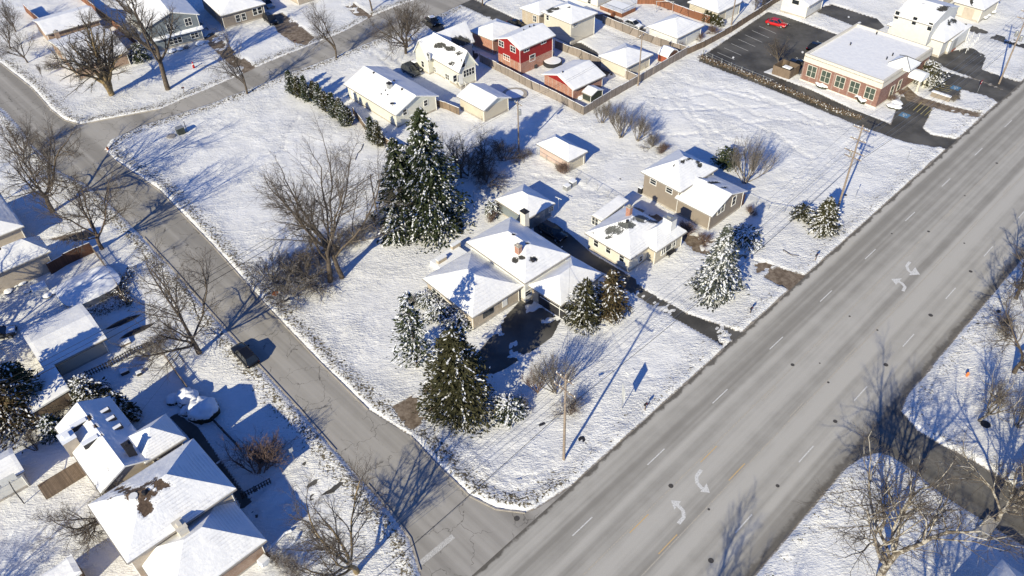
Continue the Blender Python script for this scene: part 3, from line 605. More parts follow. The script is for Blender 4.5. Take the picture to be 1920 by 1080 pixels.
    def roofpt(s, u, v, w=-1):                    # point of the roof surface seen at a picture point
        w = s.w[w]; d = ray(u, v); o = np.array([0, 0, CAMH]); best = None
        for q in w['polys']:
            T = [w['W'](p) for p in q]; n = np.cross(T[1]-T[0], T[2]-T[0]); n /= np.linalg.norm(n)
            k = ((T[0]-o)@n)/(d@n); p = o+d*k; c = (p-w['C'])
            lx, ly = c@w['x'], c@w['y']; pl = [(a, b) for a, b, _ in q]; ins = sdf(np.array([lx]), np.array([ly]), pl)[0]
            if best is None or ins < best[0]: best = (ins, p)
        return best[1]
    def chimney(s, u, v, wd=.8, dp=.8, h=1.4, mat='red_brick', w=-1, cap='concrete', ground=False, name='chimney'):
        p = s.roofpt(u, v, w); ww = s.w[w]; mb = MB(off=s.loc); z0 = 0 if ground else p[2]-.6
        mb.box((p[0], p[1], z0), (wd, dp, p[2]+h-z0), ww['h']); o = mb.build(name, M[mat], ww['roof'])
        if cap: mb = MB(off=s.loc); mb.box((p[0], p[1], p[2]+h), (wd+.14, dp+.14, .1), ww['h']); mb.box((p[0], p[1], p[2]+h+.1), (wd*.45, dp*.45, .25), ww['h']); c = mb.build('chimney_cap', M[cap], ww['roof'])
    def vent(s, u, v, r=.09, h=.35, w=-1, mat='dark_metal', hood=False):
        p = s.roofpt(u, v, w); mb = MB(off=s.loc); mb.tube(p-[0, 0, .2], p+[0, 0, h+.1], r, r, 8)
        if hood: mb.lathe(p+np.array([0, 0, h+.08]), [(r*2, 0), (r*2.1, .08), (r*1.2, .2), (.02, .24)], 10)
        mb.build('roof_vent', M[mat], s.w[w]['roof'])
def B(name, label, cat, c, ze, *a, group=None, **k):
    b = Bld(name, label, cat, c, ze, group); b.wing(c, ze, *a, **k); return b

# --- 1 centre house
b = B('ranch_house', 'large buff brick ranch house with hipped snowy roofs on the corner lot', 'house', [(874, 454), (982, 531), (1069, 478)], 4.0, 'hip', rise=1.9, wall='white_siding', bare=[(978, 484, 9, 5, .9), (967, 489, 7, 6, 1), (999, 486, 9, 7, .9), (963, 440, 5, 2, .9), (988, 457, 6, 3, .9)], thin=.7)
b.chimney(972, 474, .8, .6, 1.2, 'red_brick'); b.chimney(984, 422, 1.0, .8, 2.4, 'cream_stucco', cap='dark_metal'); b.vent(999, 490, .25, .25)
b.win('R', 990, 549, 1.0, .8, 1)
b.wing([(792, 522), (883, 595), (981, 536)], 2.8, 'hip', rise=1.7, wall='buff_brick', thin=.5, roofname='roof')
for u, v in ((815, 545), (823, 552), (831, 560), (838, 567), (846, 574), (853, 580), (864, 588)): b.win('L', u, v+3, .8, 1.2, 1)
b.panel('R', 946, 564, .9, 1.9, 'door', 'white_trim'); b.panel('R', 915, 582, 1.8, .9, 'window', 'glass', z=1.0)
b.wing([(990, 535), (1063, 590), (1131, 514)], 2.7, 'hip', rise=1.6, wall='buff_brick', thin=.2)
b.panel('L', 1037, 579, 5.2, 2.1, 'garage_door', 'dark_metal', z=.05, lines=4); b.panel('L', 1037, 579, 4.6, .12, 'garage_door', 'white_trim', z=1.6, d=.09)
# raised back terrace
mb = MB(off=b.loc); a_, b_, c_ = G(818, 497), G(838, 505), G(868, 480)
mb.box((a_+c_)/2*np.array([1, 1, 0]), (2.6, 5.0, .7), R(-48)); mb.build('terrace', M['snow_plain'], b.root)
for u, v in ((829, 497), (855, 470)): mb = MB(off=b.loc); mb.box(G(u, v), (.5, 1.5, 1.3), R(-48)); mb.build('terrace_pier', M['buff_brick'], b.root); mb = MB(off=b.loc); mb.box(G(u, v)+[0, 0, 1.3], (.6, 1.6, .14), R(-48)); mb.build('snow_cover', M['snow_plain'], b.root)
# --- 2 white house east of it
b = B('bungalow', 'white bungalow with a patch of bare grey shingles and a small red chimney', 'house', [(1097, 437), (1184, 487), (1262, 430)], 2.9, 'hip', rise=2.4, wall='cream_stucco', snow='shingle_grey', thin=.9, bare=[(1150, 433, 24, 9, .8), (1176, 422, 18, 8, 1.0), (1198, 410, 16, 6, 1.2), (1226, 416, 30, 4, .8), (1140, 446, 12, 4, .8), (1112, 436, 8, 3, .6)])
M['cream_stucco2'] = M['cream_stucco']
b.chimney(1179, 404, .7, .6, 1.5, 'red_brick'); b.vent(1176, 416, .2, .2)
for u, v in ((1118, 456), (1141, 468), (1166, 484)): b.win('L', u, v, .8, 1.1, 1)
b.win('R', 1201, 485, .7, 1.0, 1)
b.wing([(1188, 447), (1230, 474), (1288, 434)], 2.75, 'hip', rise=2.0, wall='beige_siding', snow='shingle_grey', thin=.8)
b.win('R', 1244, 469, .8, 1.4, 1); b.win('R', 1253, 462, 2.0, 1.4, 1, mullion=0); b.win('R', 1263, 455, .8, 1.4, 1)
b.wing([(1110, 404), (1132, 416), (1178, 381)], 2.6, 'shed', rise=.5, wall='white_siding', snow='shingle_grey', thin=.1)
b.win('L', 1116, 415, 1.1, 1.3, 2)
b.chimney(1255, 421, 1.5, 1.2, 1.2, 'white_trim', w=1, cap='metal', ground=True)
# --- 3 taupe split level
b = B('split_level_house', 'taupe split level house with a hipped upper roof and a lower gabled wing', 'house', [(1202, 322), (1274, 363), (1346, 316)], 4.4, 'hip', rise=2.1, wall='taupe', snow='shingle_dark', bare=[(1264, 312, 5, 3, 1), (1280, 304, 8, 4, 1), (1292, 299, 8, 3, .8), (1312, 311, 6, 4, 1), (1308, 304, 5, 3, .8)], thin=.4)
for u, v in ((1225, 341), (1255, 357)): b.win('L', u, v, 1.1, .8, 1)
b.wing([(1265, 371), (1337, 407), (1402, 358)], 3.1, 'gL', rise=1.7, wall='taupe', snow='shingle_dark', bare=[(1318, 333, 12, 3, .8), (1340, 343, 16, 3, .9), (1358, 352, 10, 2.5, .8)], thin=.3)
b.win('R', 1376, 376, .9, 1.5, 1); b.win('R', 1352, 391, 1.6, 1.4, 2); b.panel('R', 1393, 372, .9, 2, 'door', 'fence_brown', z=.3)
# --- garages and sheds
b = B('garage', 'hip roofed garage with a blue grey side just behind the buff brick ranch house', 'garage', [(929, 374), (986, 408), (1041, 381)], 2.6, 'hip', rise=1.5, wall='grey_siding', group='detached garages')
b.win('R', 1033, 392, .8, .8, 1); b.panel('R', 1005, 410, 3.6, 2.0, 'garage_door', 'metal', z=.05, lines=4)
b = B('garage', 'pink brick garage with shallow snowy roof and closed beige door', 'garage', [(1006, 270), (1064, 303), (1102, 284)], 2.5, 'hip', rise=1.3, wall='pink_brick', group='detached garages')
b.panel('R', 1078, 305, 2.6, 2.0, 'garage_door', 'beige_siding', z=.05, lines=4); b.panel('R', 1093, 298, 1.0, 2.0, 'door', 'beige_siding', z=.05)
b = B('garage', 'beige gabled garage beside the pale yellow cottage', 'garage', [(856, 180), (906, 209), (959, 183)], 2.7, 'gL', rise=1.3, wall='beige_siding', gable='pale_green_grey', group='detached garages')
b = B('garage', 'red gabled brick garage inside the grey board fence', 'garage', [(1015, 139), (1070, 174), (1136, 141)], 2.6, 'gR', rise=1.5, wall='red_brick', gable='red_paint', group='detached garages')
b.vent(1055, 137, .12, .3)
b = B('garage', 'cream hip roofed garage next to the small rust red barn shed', 'garage', [(1122, 105), (1176, 130), (1225, 102)], 2.6, 'hip', rise=1.5, wall='cream_siding', group='detached garages')
b.panel('R', 1196, 128, 4.4, 2.0, 'garage_door', 'cream_siding', z=.05, lines=4)
b = B('garage', 'white hip roofed garage between the grey board fence and the rust fence', 'garage', [(1213, 50), (1271, 77), (1321, 47)], 3.0, 'hip', rise=1.8, wall='white_siding', group='detached garages')
b.panel('R', 1300, 70, 4.6, 2.2, 'garage_door', 'white_siding', z=.05, lines=5)
b = B('garage', 'white hip roofed garage behind the rust coloured fence at the top edge', 'garage', [(1289, 4), (1347, 27), (1394, 2)], 2.9, 'hip', rise=1.7, wall='beige_siding', group='detached garages')
b.panel('R', 1372, 22, 4.4, 2.1, 'garage_door', 'white_siding', z=.05, lines=5)
b = B('garage', 'white garage with a side window at the top of the parking lot', 'garage', [(1463, -3), (1517, 8), (1550, -8)], 3.0, 'gR', rise=1.4, wall='white_siding', group='detached garages')
b.win('L', 1492, 4, 1.6, .9, 1, mullion=0)
b = B('garden_shed', 'small rust red barn shed with curved roof in the fence corner', 'shed', [(1233, 100), (1253, 108), (1273, 97)], 1.9, 'gambrel', rise=1.1, oh=.12, wall='rust_barn', gable='fence_brown', bare=[(1243, 98, 7, 2, .8)])
b = B('garden_shed', 'low dark green shed with ribbed white roof beside the brick garage', 'shed', [(1091, 172), (1110, 181), (1132, 168)], 1.8, 'gL', rise=.6, oh=.12, wall='dark_green', gable='dark_green', thin=1)
# --- pale ranch
b = B('ranch_house', 'pale cream ranch house with a long plain gable roof behind the row of narrow evergreens', 'house', [(645, 158), (741, 215), (823, 180)], 2.9, 'gL', rise=1.9, wall='pale_yellow', gable='pale_green_grey', thin=.2)
b.chimney(731, 165, .9, .7, .9, 'metal', cap='dark_metal'); 
for u, v, r in ((701, 138, .2), (754, 169, .2), (723, 171, .12), (715, 178, .1), (727, 179, .1), (739, 153, .2)): b.vent(u, v, r, .2)
b.win('R', 759, 210, .8, 1.1, 1); b.win('R', 798, 193, .8, 1.1, 1); b.panel('L', 662, 178, 1.0, 2.1, 'door', 'white_trim', z=.3)
p = b.roofpt(736, 200); mb = MB(off=b.loc); mb.tube(p, p+[0, 0, .5], .03); mb.lathe(p+np.array([0, 0, .5]), [(.05, 0), (.35, .12), (.4, .16)], 14); mb.build('satellite_dish', M['dark_metal'], b.w[0]['roof'])
# --- yellow cape
b = B('cottage', 'pale yellow steep roofed cottage with dark bare shingles and back steps', 'house', [(797, 101), (848, 144), (897, 122)], 3.5, 'gL', rise=3.6, wall='pale_yellow', gable='pale_green_grey', bare=[(825, 85, 14, 8, .9), (845, 92, 14, 6, 1), (860, 100, 10, 5, .8), (846, 120, 8, 6, .7)], thin=.6)
for u, v, a_, h_ in ((839, 145, 1.2, 1.2), (815, 130, .8, 1.0)): b.win('L', u, v, a_, h_, 2)
b.win('R', 868, 118, .9, 1.7, 1); b.win('R', 879, 135, 2.6, 1.3, 4); b.win('R', 853, 147, .8, 1.2, 1); b.panel('R', 864, 148, .9, 2, 'door', 'white_trim', z=.8)
b.wing([(774, 99), (802, 119), (890, 78)], 3.3, 'gR', rise=3.4, wall='pale_yellow', bare=[(868, 78, 26, 12, .85), (880, 92, 14, 8, .9)], thin=.7)
b.win('L', 803, 106, .8, 1.4, 1, w=1); b.win('L', 793, 120, .8, 1.2, 1, w=1)
mb = MB(off=b.loc); p = G(868, 166)
for i in range(4): mb.box(p+np.array([-.25*i, .27*i, 0]), (1.2, .32, .22*(i+1)), R(43))
mb.build('step', M['concrete'], b.root)
for sg in (-1, 1):
    mb = MB(off=b.loc); o_ = EX*.6*sg
    mb.tube(p+o_+[0.1, -.1, .9], p+o_+[-.8, .8, 1.8], .04); mb.tube(p+o_+[0.1, -.1, 0], p+o_+[0.1, -.1, .9], .04); mb.tube(p+o_+[-.8, .8, .8], p+o_+[-.8, .8, 1.8], .04); mb.build('handrail', M['white_trim'], b.root)
# --- red house
b = B('two_storey_house', 'two storey house with dark red siding above red brick', 'house', [(928, 72), (973, 96), (1042, 66)], 5.4, 'gR', rise=1.3, wall='red_paint', gable='red_paint', thin=.1)
mb = MB(off=b.loc); w = b.w[0]; P = w['P']; e = .04
mb.hexa([P(-w['wx']-e, -w['wy']-e, 0), P(w['wx']+e, -w['wy']-e, 0), P(w['wx']+e, w['wy']+e, 0), P(-w['wx']-e, w['wy']+e, 0)], [P(-w['wx']-e, -w['wy']-e, 2.4), P(w['wx']+e, -w['wy']-e, 2.4), P(w['wx']+e, w['wy']+e, 2.4), P(-w['wx']-e, w['wy']+e, 2.4)]); mb.build('brick_base', M['red_brick'], b.root)
for u, v in ((940, 82), (962, 92)): b.win('L', u, v, 1.4, 1.1, 2)
for u, v in ((987, 92), (1019, 77)): b.win('R', u, v, 1.2, .9, 2)
b.win('L', 950, 108, 1.8, 1.0, 3); b.win('R', 998, 108, 1.3, 1.2, 1); b.vent(993, 52, .15, .3); b.vent(1001, 50, .15, .3); b.vent(982, 58, .1, .3)
b.wing([(880, 58), (930, 80), (975, 52)], 3.4, 'hip', rise=1.4, wall='red_brick', thin=.1)
# --- cream hip house
b = B('two_storey_house', 'cream two storey house with hipped roof and one bare dark patch', 'house', [(1015, 22), (1069, 47), (1121, 24)], 4.8, 'hip', rise=1.6, wall='cream_siding', bare=[(1040, 17, 15, 4, .85), (1030, 21, 10, 4, .8), (1068, 14, 5, 2, .9)], thin=.1)
b.win('R', 1078, 46, 1.0, .9, 2); b.win('L', 1027, 33, .7, 1.0, 1)
b.wing([(974, 15), (1017, 35), (1062, 6)], 3.6, 'hip', rise=1.2, wall='buff_brick', thin=.1); b.win('L', 1003, 35, .9, 1.3, 2)
# --- house with the deck
b = B('house', 'white house with a snow covered wooden deck at the top edge', 'house', [(1030, -40), (1128, -8), (1165, -30)], 3.2, 'gR', rise=1.6, wall='white_siding'); 
b.win('L', 1105, 2, .9, 1.2, 1); b.panel('R', 1150, -2, 1.4, 2, 'door', 'glass', z=.8)
mb = MB(off=b.loc); p = G(1158, 20); mb.box(p, (6.4, 4.6, .9), R(-48)); mb.build('deck', M['fence_rust'], b.root)
mb = MB(off=b.loc); mb.box(p+[0, 0, .9], (6.2, 4.4, .1), R(-48)); mb.build('snow_cover', M['snow_plain'], b.root)
ca, sa = math.cos(R(-48)), math.sin(R(-48))
def loc(p, x, y, z): return np.array([p[0]+x*ca-y*sa, p[1]+x*sa+y*ca, z])
for (x0, y0, x1, y1) in ((-3.2, -2.3, 3.2, -2.3), (3.2, -2.3, 3.2, 2.3)):
    mb = MB(off=b.loc); n = 16
    for i in range(n+1): t = i/n; q_ = loc(p, x0+(x1-x0)*t, y0+(y1-y0)*t, .9); mb.tube(q_, q_+[0, 0, .95], .045 if i % 5 == 0 else .02, None, 5)
    mb.tube(loc(p, x0, y0, 1.85), loc(p, x1, y1, 1.85), .05); mb.build('railing', M['metal'], b.root)
mb = MB(off=b.loc); q_ = G(1150, 33)
for i in range(4): mb.box(q_+np.array([.1*i-.3, .25*i, 0]), (1.1, .3, .2*(i+1)), R(-48+90))
mb.build('step', M['fence_rust'], b.root)
# --- office
zo = 5.0
b = B('office_building', 'flat roofed brown brick office with cream parapet band and five tall windows', 'office building', [(1509, 104), (1659, 163), (1749, 94)], zo, 'flat', oh=.1, wall='office_brick', fascia='cream_stucco', thin=0, snowd=.05)
w = b.w[0]; P = w['P']; X_, Y_ = w['X'], w['Y']
mb = MB(off=b.loc)
for (x0, x1, y0, y1) in ((-X_, X_, -Y_, -Y_+.3), (-X_, X_, Y_-.3, Y_), (-X_, -X_+.3, -Y_+.3, Y_-.3), (X_-.3, X_, -Y_+.3, Y_-.3)):
    mb.hexa([P(x0, y0, zo-.17), P(x1, y0, zo-.17), P(x1, y1, zo-.17), P(x0, y1, zo-.17)], [P(x0, y0, zo+.45), P(x1, y0, zo+.45), P(x1, y1, zo+.45), P(x0, y1, zo+.45)])
mb.build('parapet', M['cream_stucco'], w['roof'])
mb = MB(off=b.loc)
for (x0, x1, y0, y1) in ((-X_, X_, -Y_-.02, -Y_+.1), (X_-.1, X_+.02, -Y_+.1, Y_)):
    mb.hexa([P(x0, y0, zo-1.05), P(x1, y0, zo-1.05), P(x1, y1, zo-1.05), P(x0, y1, zo-1.05)], [P(x0, y0, zo-.16), P(x1, y0, zo-.16), P(x1, y1, zo-.16), P(x0, y1, zo-.16)])
mb.build('cornice', M['cream_stucco'], b.root)
mb = MB(off=b.loc)
mb.hexa([P(-X_+.02, -Y_+.02, 0), P(X_-.02, -Y_+.02, 0), P(X_-.02, Y_-.02, 0), P(-X_+.02, Y_-.02, 0)], [P(-X_+.02, -Y_+.02, .35), P(X_-.02, -Y_+.02, .35), P(X_-.02, Y_-.02, .35), P(-X_+.02, Y_-.02, .35)]); mb.build('plinth', M['cream_stucco'], b.root)
M['green_glass'] = plain('green tinted glass', (.07, .09, .075), .15, .15, 1, 0, .6)
for u, v in ((1522, 134), (1548, 144), (1575, 154), (1602, 164), (1631, 175)): b.win('L', u, v, 1.75, 2.1, 2, frame='cream_stucco', pane='green_glass')
for u, v in ((1672, 170), (1686, 159), (1735, 123)): b.win('R', u, v, 1.2, 1.9, 1, frame='cream_stucco', pane='green_glass')
p = b.roofpt(1695, 122); mb = MB(off=b.loc); mb.box(p, (4.0, 4.0, .5), w['h']); mb.build('roof_hatch', M['white_trim'], w['roof'])
mb = MB(off=b.loc); h_ = w['h']; q_ = lambda x, y, z: p+w['x']*x+w['y']*y+np.array([0, 0, z])
mb.add([q_(-2.1, -2.1, .5), q_(2.1, -2.1, .5), q_(2.1, 2.1, .5), q_(-2.1, 2.1, .5), q_(0, 0, 1.7)], [(0, 1, 4), (1, 2, 4), (2, 3, 4), (3, 0, 4), (3, 2, 1, 0)]); mb.build('pyramid_skylight', M['snow_plain'], w['roof'])
mb = MB(off=b.loc)
for sx, sy in ((-1, -1), (1, -1), (1, 1), (-1, 1)): mb.tube(q_(2.1*sx, 2.1*sy, .54), q_(0, 0, 1.74), .06, None, 5)
mb.build('skylight_rib', M['dark_metal'], w['roof'])
for u, v in ((1594, 85), (1662, 112), (1673, 105), (1643, 65)): b.vent(u, v, .12, .5)
a_ = b.hit(w, 'R', 1706, 150); a_[2] = 0; mb = MB(off=b.loc)   # curved entrance canopy
n = 10; pr = [(1.5*math.cos(math.pi*i/n), 1.1*math.sin(math.pi*i/n)) for i in range(n+1)]
ring = lambda d: [a_+w['y']*c_+w['x']*d+np.array([0, 0, 2.3+s_]) for c_, s_ in pr]
A_, B_ = ring(0), ring(2.6); mb.add(A_+B_, [(i, i+1, n+2+i, n+1+i) for i in range(n)]+[tuple(range(n+1, 2*n+2))]); mb.build('entrance_canopy', M['snow_plain'], b.root)
for sg in (-1, 1): mb = MB(off=b.loc); mb.box(a_+w['y']*1.3*sg+w['x']*2.3, (.35, .35, 2.35), w['h']); mb.build('canopy_pillar', M['cream_stucco'], b.root)
# --- white big house
b = B('two_storey_house', 'large white two storey house with steep snowy roof and porch next to the office', 'house', [(1663, 46), (1771, 78), (1815, 50)], 3.4, 'hip', rise=3.6, wall='white_siding', thin=.3, bare=[(1788, 40, 10, 6, .8), (1780, 46, 4, 4, .8)])
for u, v in ((1699, 62), (1725, 68)): b.win('L', u, v, .9, 1.2, 1)
b.wing([(1676, 28), (1750, 47), (1800, 12)], 6.6, 'gL', rise=1.7, oh=.15, z0=2.6, wall='white_siding', thin=.3, bare=[(1770, 17, 16, 7, .9), (1730, 6, 8, 2, .6)])
for u, v in ((1682, 28), (1715, 39), (1744, 50)): b.win('L', u, v, .8, 1.5, 1)
b.wing([(1778, 74), (1790, 78), (1822, 52)], 2.9, 'shed', rise=.6, oh=.2, wall='white_siding', thin=.2)
b.panel('R', 1790, 82, 1.6, 2.0, 'porch_screen', 'metal', z=.5)
mb = MB(off=b.loc); p = G(1787, 94)
for i in range(3): mb.box(p+w['x']*(-.3*i), (.32, 1.6, .2*(i+1)), w['h'])
mb.build('step', M['rust_barn'], b.root)
mb = MB(off=b.loc); p0_, p1_ = G(1799, 96), G(1822, 72)
for o_ in (0, 1.2):
    q0, q1 = p0_+w['x']*o_, p1_+w['x']*o_; mb.tube(q0+[0, 0, 1], q1+[0, 0, 1.4], .06); mb.tube(q0+[0, 0, .5], q1+[0, 0, .8], .05)
    for i in range(6): t = i/5; q2 = q0*(1-t)+q1*t; mb.tube(q2, q2+[0, 0, 1+.4*t], .05)
mb.build('ramp_railing', M['white_trim'], b.root)
# --- cream house top right
b = B('house', 'cream house with tan blank panel and hipped snowy roof at the top right', 'house', [(1786, 2), (1847, 22), (1880, -3)], 3.0, 'hip', rise=1.5, wall='cream_siding', bare=[(1822, 5, 4, 9, .9)])
b.panel('L', 1815, 25, 2.2, 2.2, 'door', 'tan_stucco', z=.2)
b = B('house', 'cream walled house cut off by the top edge beside the large white house', 'house', [(1700, -30), (1775, -8), (1815, -34)], 3.2, 'hip', rise=1.5, wall='cream_siding')
# --- top left
b = B('ranch_house', 'tan brick ranch house with wide snowy roof behind the multi stemmed tree', 'house', [(90, 76), (153, 121), (242, 97)], 2.9, 'gR', rise=1.5, wall='orange_brick', gable='tan_stucco', thin=.1, ang=-52)
b.chimney(110, 72, .9, .8, 1.5, 'orange_brick'); b.win('L', 118, 104, 1.2, 1.0, 2); b.win('R', 205, 114, 2.2, 1.2, 3)
b.wing([(60, 38), (98, 62), (190, 36)], 2.8, 'gR', rise=1.2, wall='orange_brick', thin=.1, ang=-52); b.vent(148, 50, .15, .3)
b = B('two_storey_house', 'blue grey two storey house with gable front and white trimmed windows', 'house', [(228, -8), (297, 48), (374, 27)], 5.6, 'gL', rise=1.9, wall='grey_siding', gable='grey_siding', thin=.1, ang=-58)
for u, v in ((319, 51), (353, 41)): b.win('R', u, v, 1.3, 1.5, 2)
b.win('R', 329, 76, 2.6, 1.2, 3); b.win('R', 365, 66, 1.5, 1.1, 2)
w = b.w[0]; mb = MB(off=b.loc); P = w['P']; x_, y_ = w['wx'], w['wy']
mb.hexa([P(x_-.02, -y_-.3, 2.75), P(x_+.7, -y_-.3, 2.55), P(x_+.7, y_+.3, 2.55), P(x_-.02, y_+.3, 2.75)], [P(x_-.02, -y_-.3, 3.1), P(x_+.7, -y_-.3, 2.75), P(x_+.7, y_+.3, 2.75), P(x_-.02, y_+.3, 3.1)]); mb.build('skirt_roof', M['snow_plain'], b.root)
b = B('house', 'grey house with white framed porch windows near the top edge', 'house', [(372, -8), (429, 29), (498, 7)], 3.2, 'hip', rise=1.7, wall='taupe', thin=.1, ang=-56)
for u, v in ((446, 34), (457, 31), (478, 22), (487, 19)): b.win('R', u, v, .9, 1.4, 1)
b = B('house', 'orange brick house cut off by the top edge above the street', 'house', [(500, -40), (549, -7), (600, -24)], 2.8, 'hip', rise=1.6, wall='buff_brick')
# --- left side
b = B('ranch_house', 'tan walled house with hipped snowy roof at the left edge beside the brown fence', 'house', [(-70, 570), (-50, 545), (95, 471)], 3.5, 'hip', rise=2.1, wall='tan_stucco', thin=.5, ang=-49.5, ext=(8, 0), bare=[(22, 451, 4, 2, 1), (0, 467, 3, 4, 1)])
for u, v in ((27, 501), (48, 491), (62, 485)): b.win('L', u, v, 1.0, .7, 1)
w = b.w[0]
b = B('house', 'house wing with snowy hipped roof at the left edge behind the tan walled house', 'house', [(-90, 440), (-60, 460), (45, 424)], 2.9, 'hip', rise=1.6, wall='tan_stucco', thin=.4, ang=-49.5, ext=(6, 0))
b = B('garage', 'beige walled garage with low snowy roof half in shadow at the left', 'garage', [(38, 622), (84, 692), (200, 634)], 2.7, 'gR', rise=1.0, wall='beige_siding', ang=-49.5, group='detached garages')
b.panel('R', 98, 690, 1.0, 1.1, 'window', 'glass', z=.9)
b = B('garden_shed', 'brown board shed with low snowy roof next to the dark evergreens', 'shed', [(30, 725), (68, 768), (134, 735)], 2.3, 'shed', rise=.5, oh=.15, wall='wood_old', thin=.1, ang=-49.5)
b = B('garage', 'white sided garage with plain snowy roof cut off by the lower left edge', 'garage', [(-90, 900), (-60, 940), (46, 883)], 2.8, 'gR', rise=1.0, wall='white_siding', group='detached garages', ext=(0, 0), ang=-49)
b = B('garden_shed', 'lumpy snow covered shelter roof at the bottom left corner', 'shed', [(60, 1095), (95, 1130), (157, 1078)], 2.2, 'shed', rise=.5, oh=.1, wall='wood_old', ang=-49, snowd=.3)
# --- big lower left house
b = B('house', 'sprawling house with several hipped snowy roofs and skylights at the lower left', 'house', [(165, 947), (248, 1049), (443, 916)], 5.1, 'hip', rise=2.5, wall='buff_brick', snow='shingle_brown', thin=1, bare=[(262, 926, 36, 13, 1.3), (298, 908, 28, 9, 1.2), (230, 918, 14, 7, 1.2), (272, 952, 14, 16, 1.3), (205, 935, 7, 5, .8), (292, 898, 9, 5, .8), (302, 982, 4, 3, .8)], ang=-47)
b.vent(252, 934, .45, .3, mat='white_trim'); b.vent(271, 926, .2, .3)
b.wing([(250, 1038), (330, 1123), (500, 1013)], 2.9, 'hip', rise=2.4, wall='orange_brick', snow='shingle_brown', thin=.8, ang=-47)
b.chimney(345, 1000, 1.3, .9, 1.5, 'cream_stucco', cap='cream_stucco', w=1)
b.wing([(235, 822), (284, 872), (349, 821)], 4.8, 'hip', rise=1.8, wall='buff_brick', snow='shingle_brown', thin=.9, ang=-47)
b.wing([(103, 802), (188, 920), (297, 858)], 4.5, 'gL', rise=1.6, wall='tan_stucco', snow='shingle_brown', thin=.2, ang=-47, bare=[(168, 784, 5, 6, 1), (180, 800, 6, 5, 1), (190, 815, 4, 4, .8)])
b.chimney(248, 852, .9, .8, 1.6, 'dark_metal', cap='dark_metal')
for u, v in ((196, 773), (207, 788), (219, 804)):
    p = b.roofpt(u, v); w = b.w[-1]; mb = MB(off=b.loc); mb.box(p-[0, 0, .1], (.65, 1.25, .34), w['h']); o_ = mb.build('skylight', M['dark_metal'], w['roof']); mb = MB(off=b.loc); mb.box(p+[0.02, .06, .24], (.42, .95, .05), w['h']); mb.build('skylight_pane', M['snow_plain'], w['roof'])
b.chimney(136, 836, 1.6, 1.4, 1.6, 'tan_stucco', cap='snow_plain'); b.vent(124, 818, .3, .4)
for u, v in ((150, 800), (172, 832)):
    p = b.roofpt(u, v); w = b.w[-1]; mb = MB(off=b.loc); mb.box(p-[0, 0, .1], (.5, 1.6, .7), w['h']); mb.build('skylight', M['dark_metal'], w['roof']); mb = MB(off=b.loc); mb.box(p+[0, 0, .6], (.6, 1.7, .12), w['h']); mb.build('snow_cover', M['snow_plain'], w['roof'])
# deck on its left
mb = MB(off=b.loc); p = G(155, 905); mb.box(G(140, 890), (2.2, 7, .5), R(-47)); mb.build('deck', M['wood_old'], b.root)
# --- lower right
b = B('house', 'house corner with white snowy roof at the bottom right corner', 'house', [(1790, 1150), (1870, 1210), (1990, 1130)], 3.0, 'hip', rise=2.0, wall='white_siding', group=None)
b = B('house', 'brown walled house corner at the right edge above the dark side street', 'house', [(1912, 905), (1950, 925), (2010, 850)], 3.0, 'hip', rise=2.0, wall='taupe')
# ================================================================ TREES
def bark(name, col, snow=.75, pale=None):
    m = NT(name); n = m.noise(3, 4, .6); sp = m.node('ShaderNodeSeparateXYZ'); m.L(m.geo.outputs['Normal'], sp.inputs[0])
    c = m.mix(m.ramp(n, .3, .7), tuple(x*.7 for x in col), tuple(x*1.3 for x in col))
    if pale: c = m.mix(m.ramp(m.noise(1.6, 4, .6), .47, .55), c, pale)
    k = m.ramp(m.math('ADD', m.math('MULTIPLY', sp.outputs['Z'], .5), m.noise(1.1, 3)), snow+.12, snow+.2)
    return m.out(m.mix(k, c, SNOWC), .9, None, 0, .1)
M['bark'] = bark('dark bark', (.105, .085, .068), .84); M['bark_twig'] = bark('twig bark', (.115, .097, .082), .93)
M['bark_tan'] = bark('yellowish bark', (.24, .18, .10), .95); M['bark_pale'] = bark('mottled pale bark', (.15, .125, .10), .85, (.40, .37, .32))
M['bark_red'] = bark('red brown twigs', (.17, .12, .10), 1.0); M['bark_grey'] = bark('grey twigs', (.17, .15, .13), .86); M['bark_snowy'] = bark('snowy bark', (.13, .10, .08), .72)
def unit(v): return v/(np.linalg.norm(v, axis=-1, keepdims=True)+1e-9)
def segs_mesh(P0, P1, R0, R1, n):
    d = unit(P1-P0); w = np.where(abs(d[:, 2:3]) < .9, np.array([[0, 0, 1.]]), np.array([[1., 0, 0]])); x = unit(np.cross(d, w)); y = np.cross(d, x)
    an = np.arange(n)*2*math.pi/n; N = len(P0); ca = np.cos(an)[None, :, None]; sa = np.sin(an)[None, :, None]; ring = x[:, None]*ca+y[:, None]*sa
    A = P0[:, None]+ring*R0[:, None, None]; Bq = P1[:, None]+ring*R1[:, None, None]
    V = np.concatenate([A, Bq], 1).reshape(-1, 3); base = (np.arange(N)*2*n)[:, None, None]; i = np.arange(n)
    q = np.stack([i, (i+1) % n, n+(i+1) % n, n+i], -1)[None]; return V, (q+base).reshape(-1, 4)
def mesh_from(V, Q, name):
    me = bpy.data.meshes.new(name); me.vertices.add(len(V)); me.vertices.foreach_set('co', V.astype(np.float32).ravel())
    me.loops.add(Q.size); me.loops.foreach_set('vertex_index', Q.astype(np.int32).ravel()); me.polygons.add(len(Q))
    me.polygons.foreach_set('loop_start', np.arange(len(Q), dtype=np.int32)*Q.shape[1]); me.polygons.foreach_set('loop_total', np.full(len(Q), Q.shape[1], dtype=np.int32)); me.update(calc_edges=True); return me
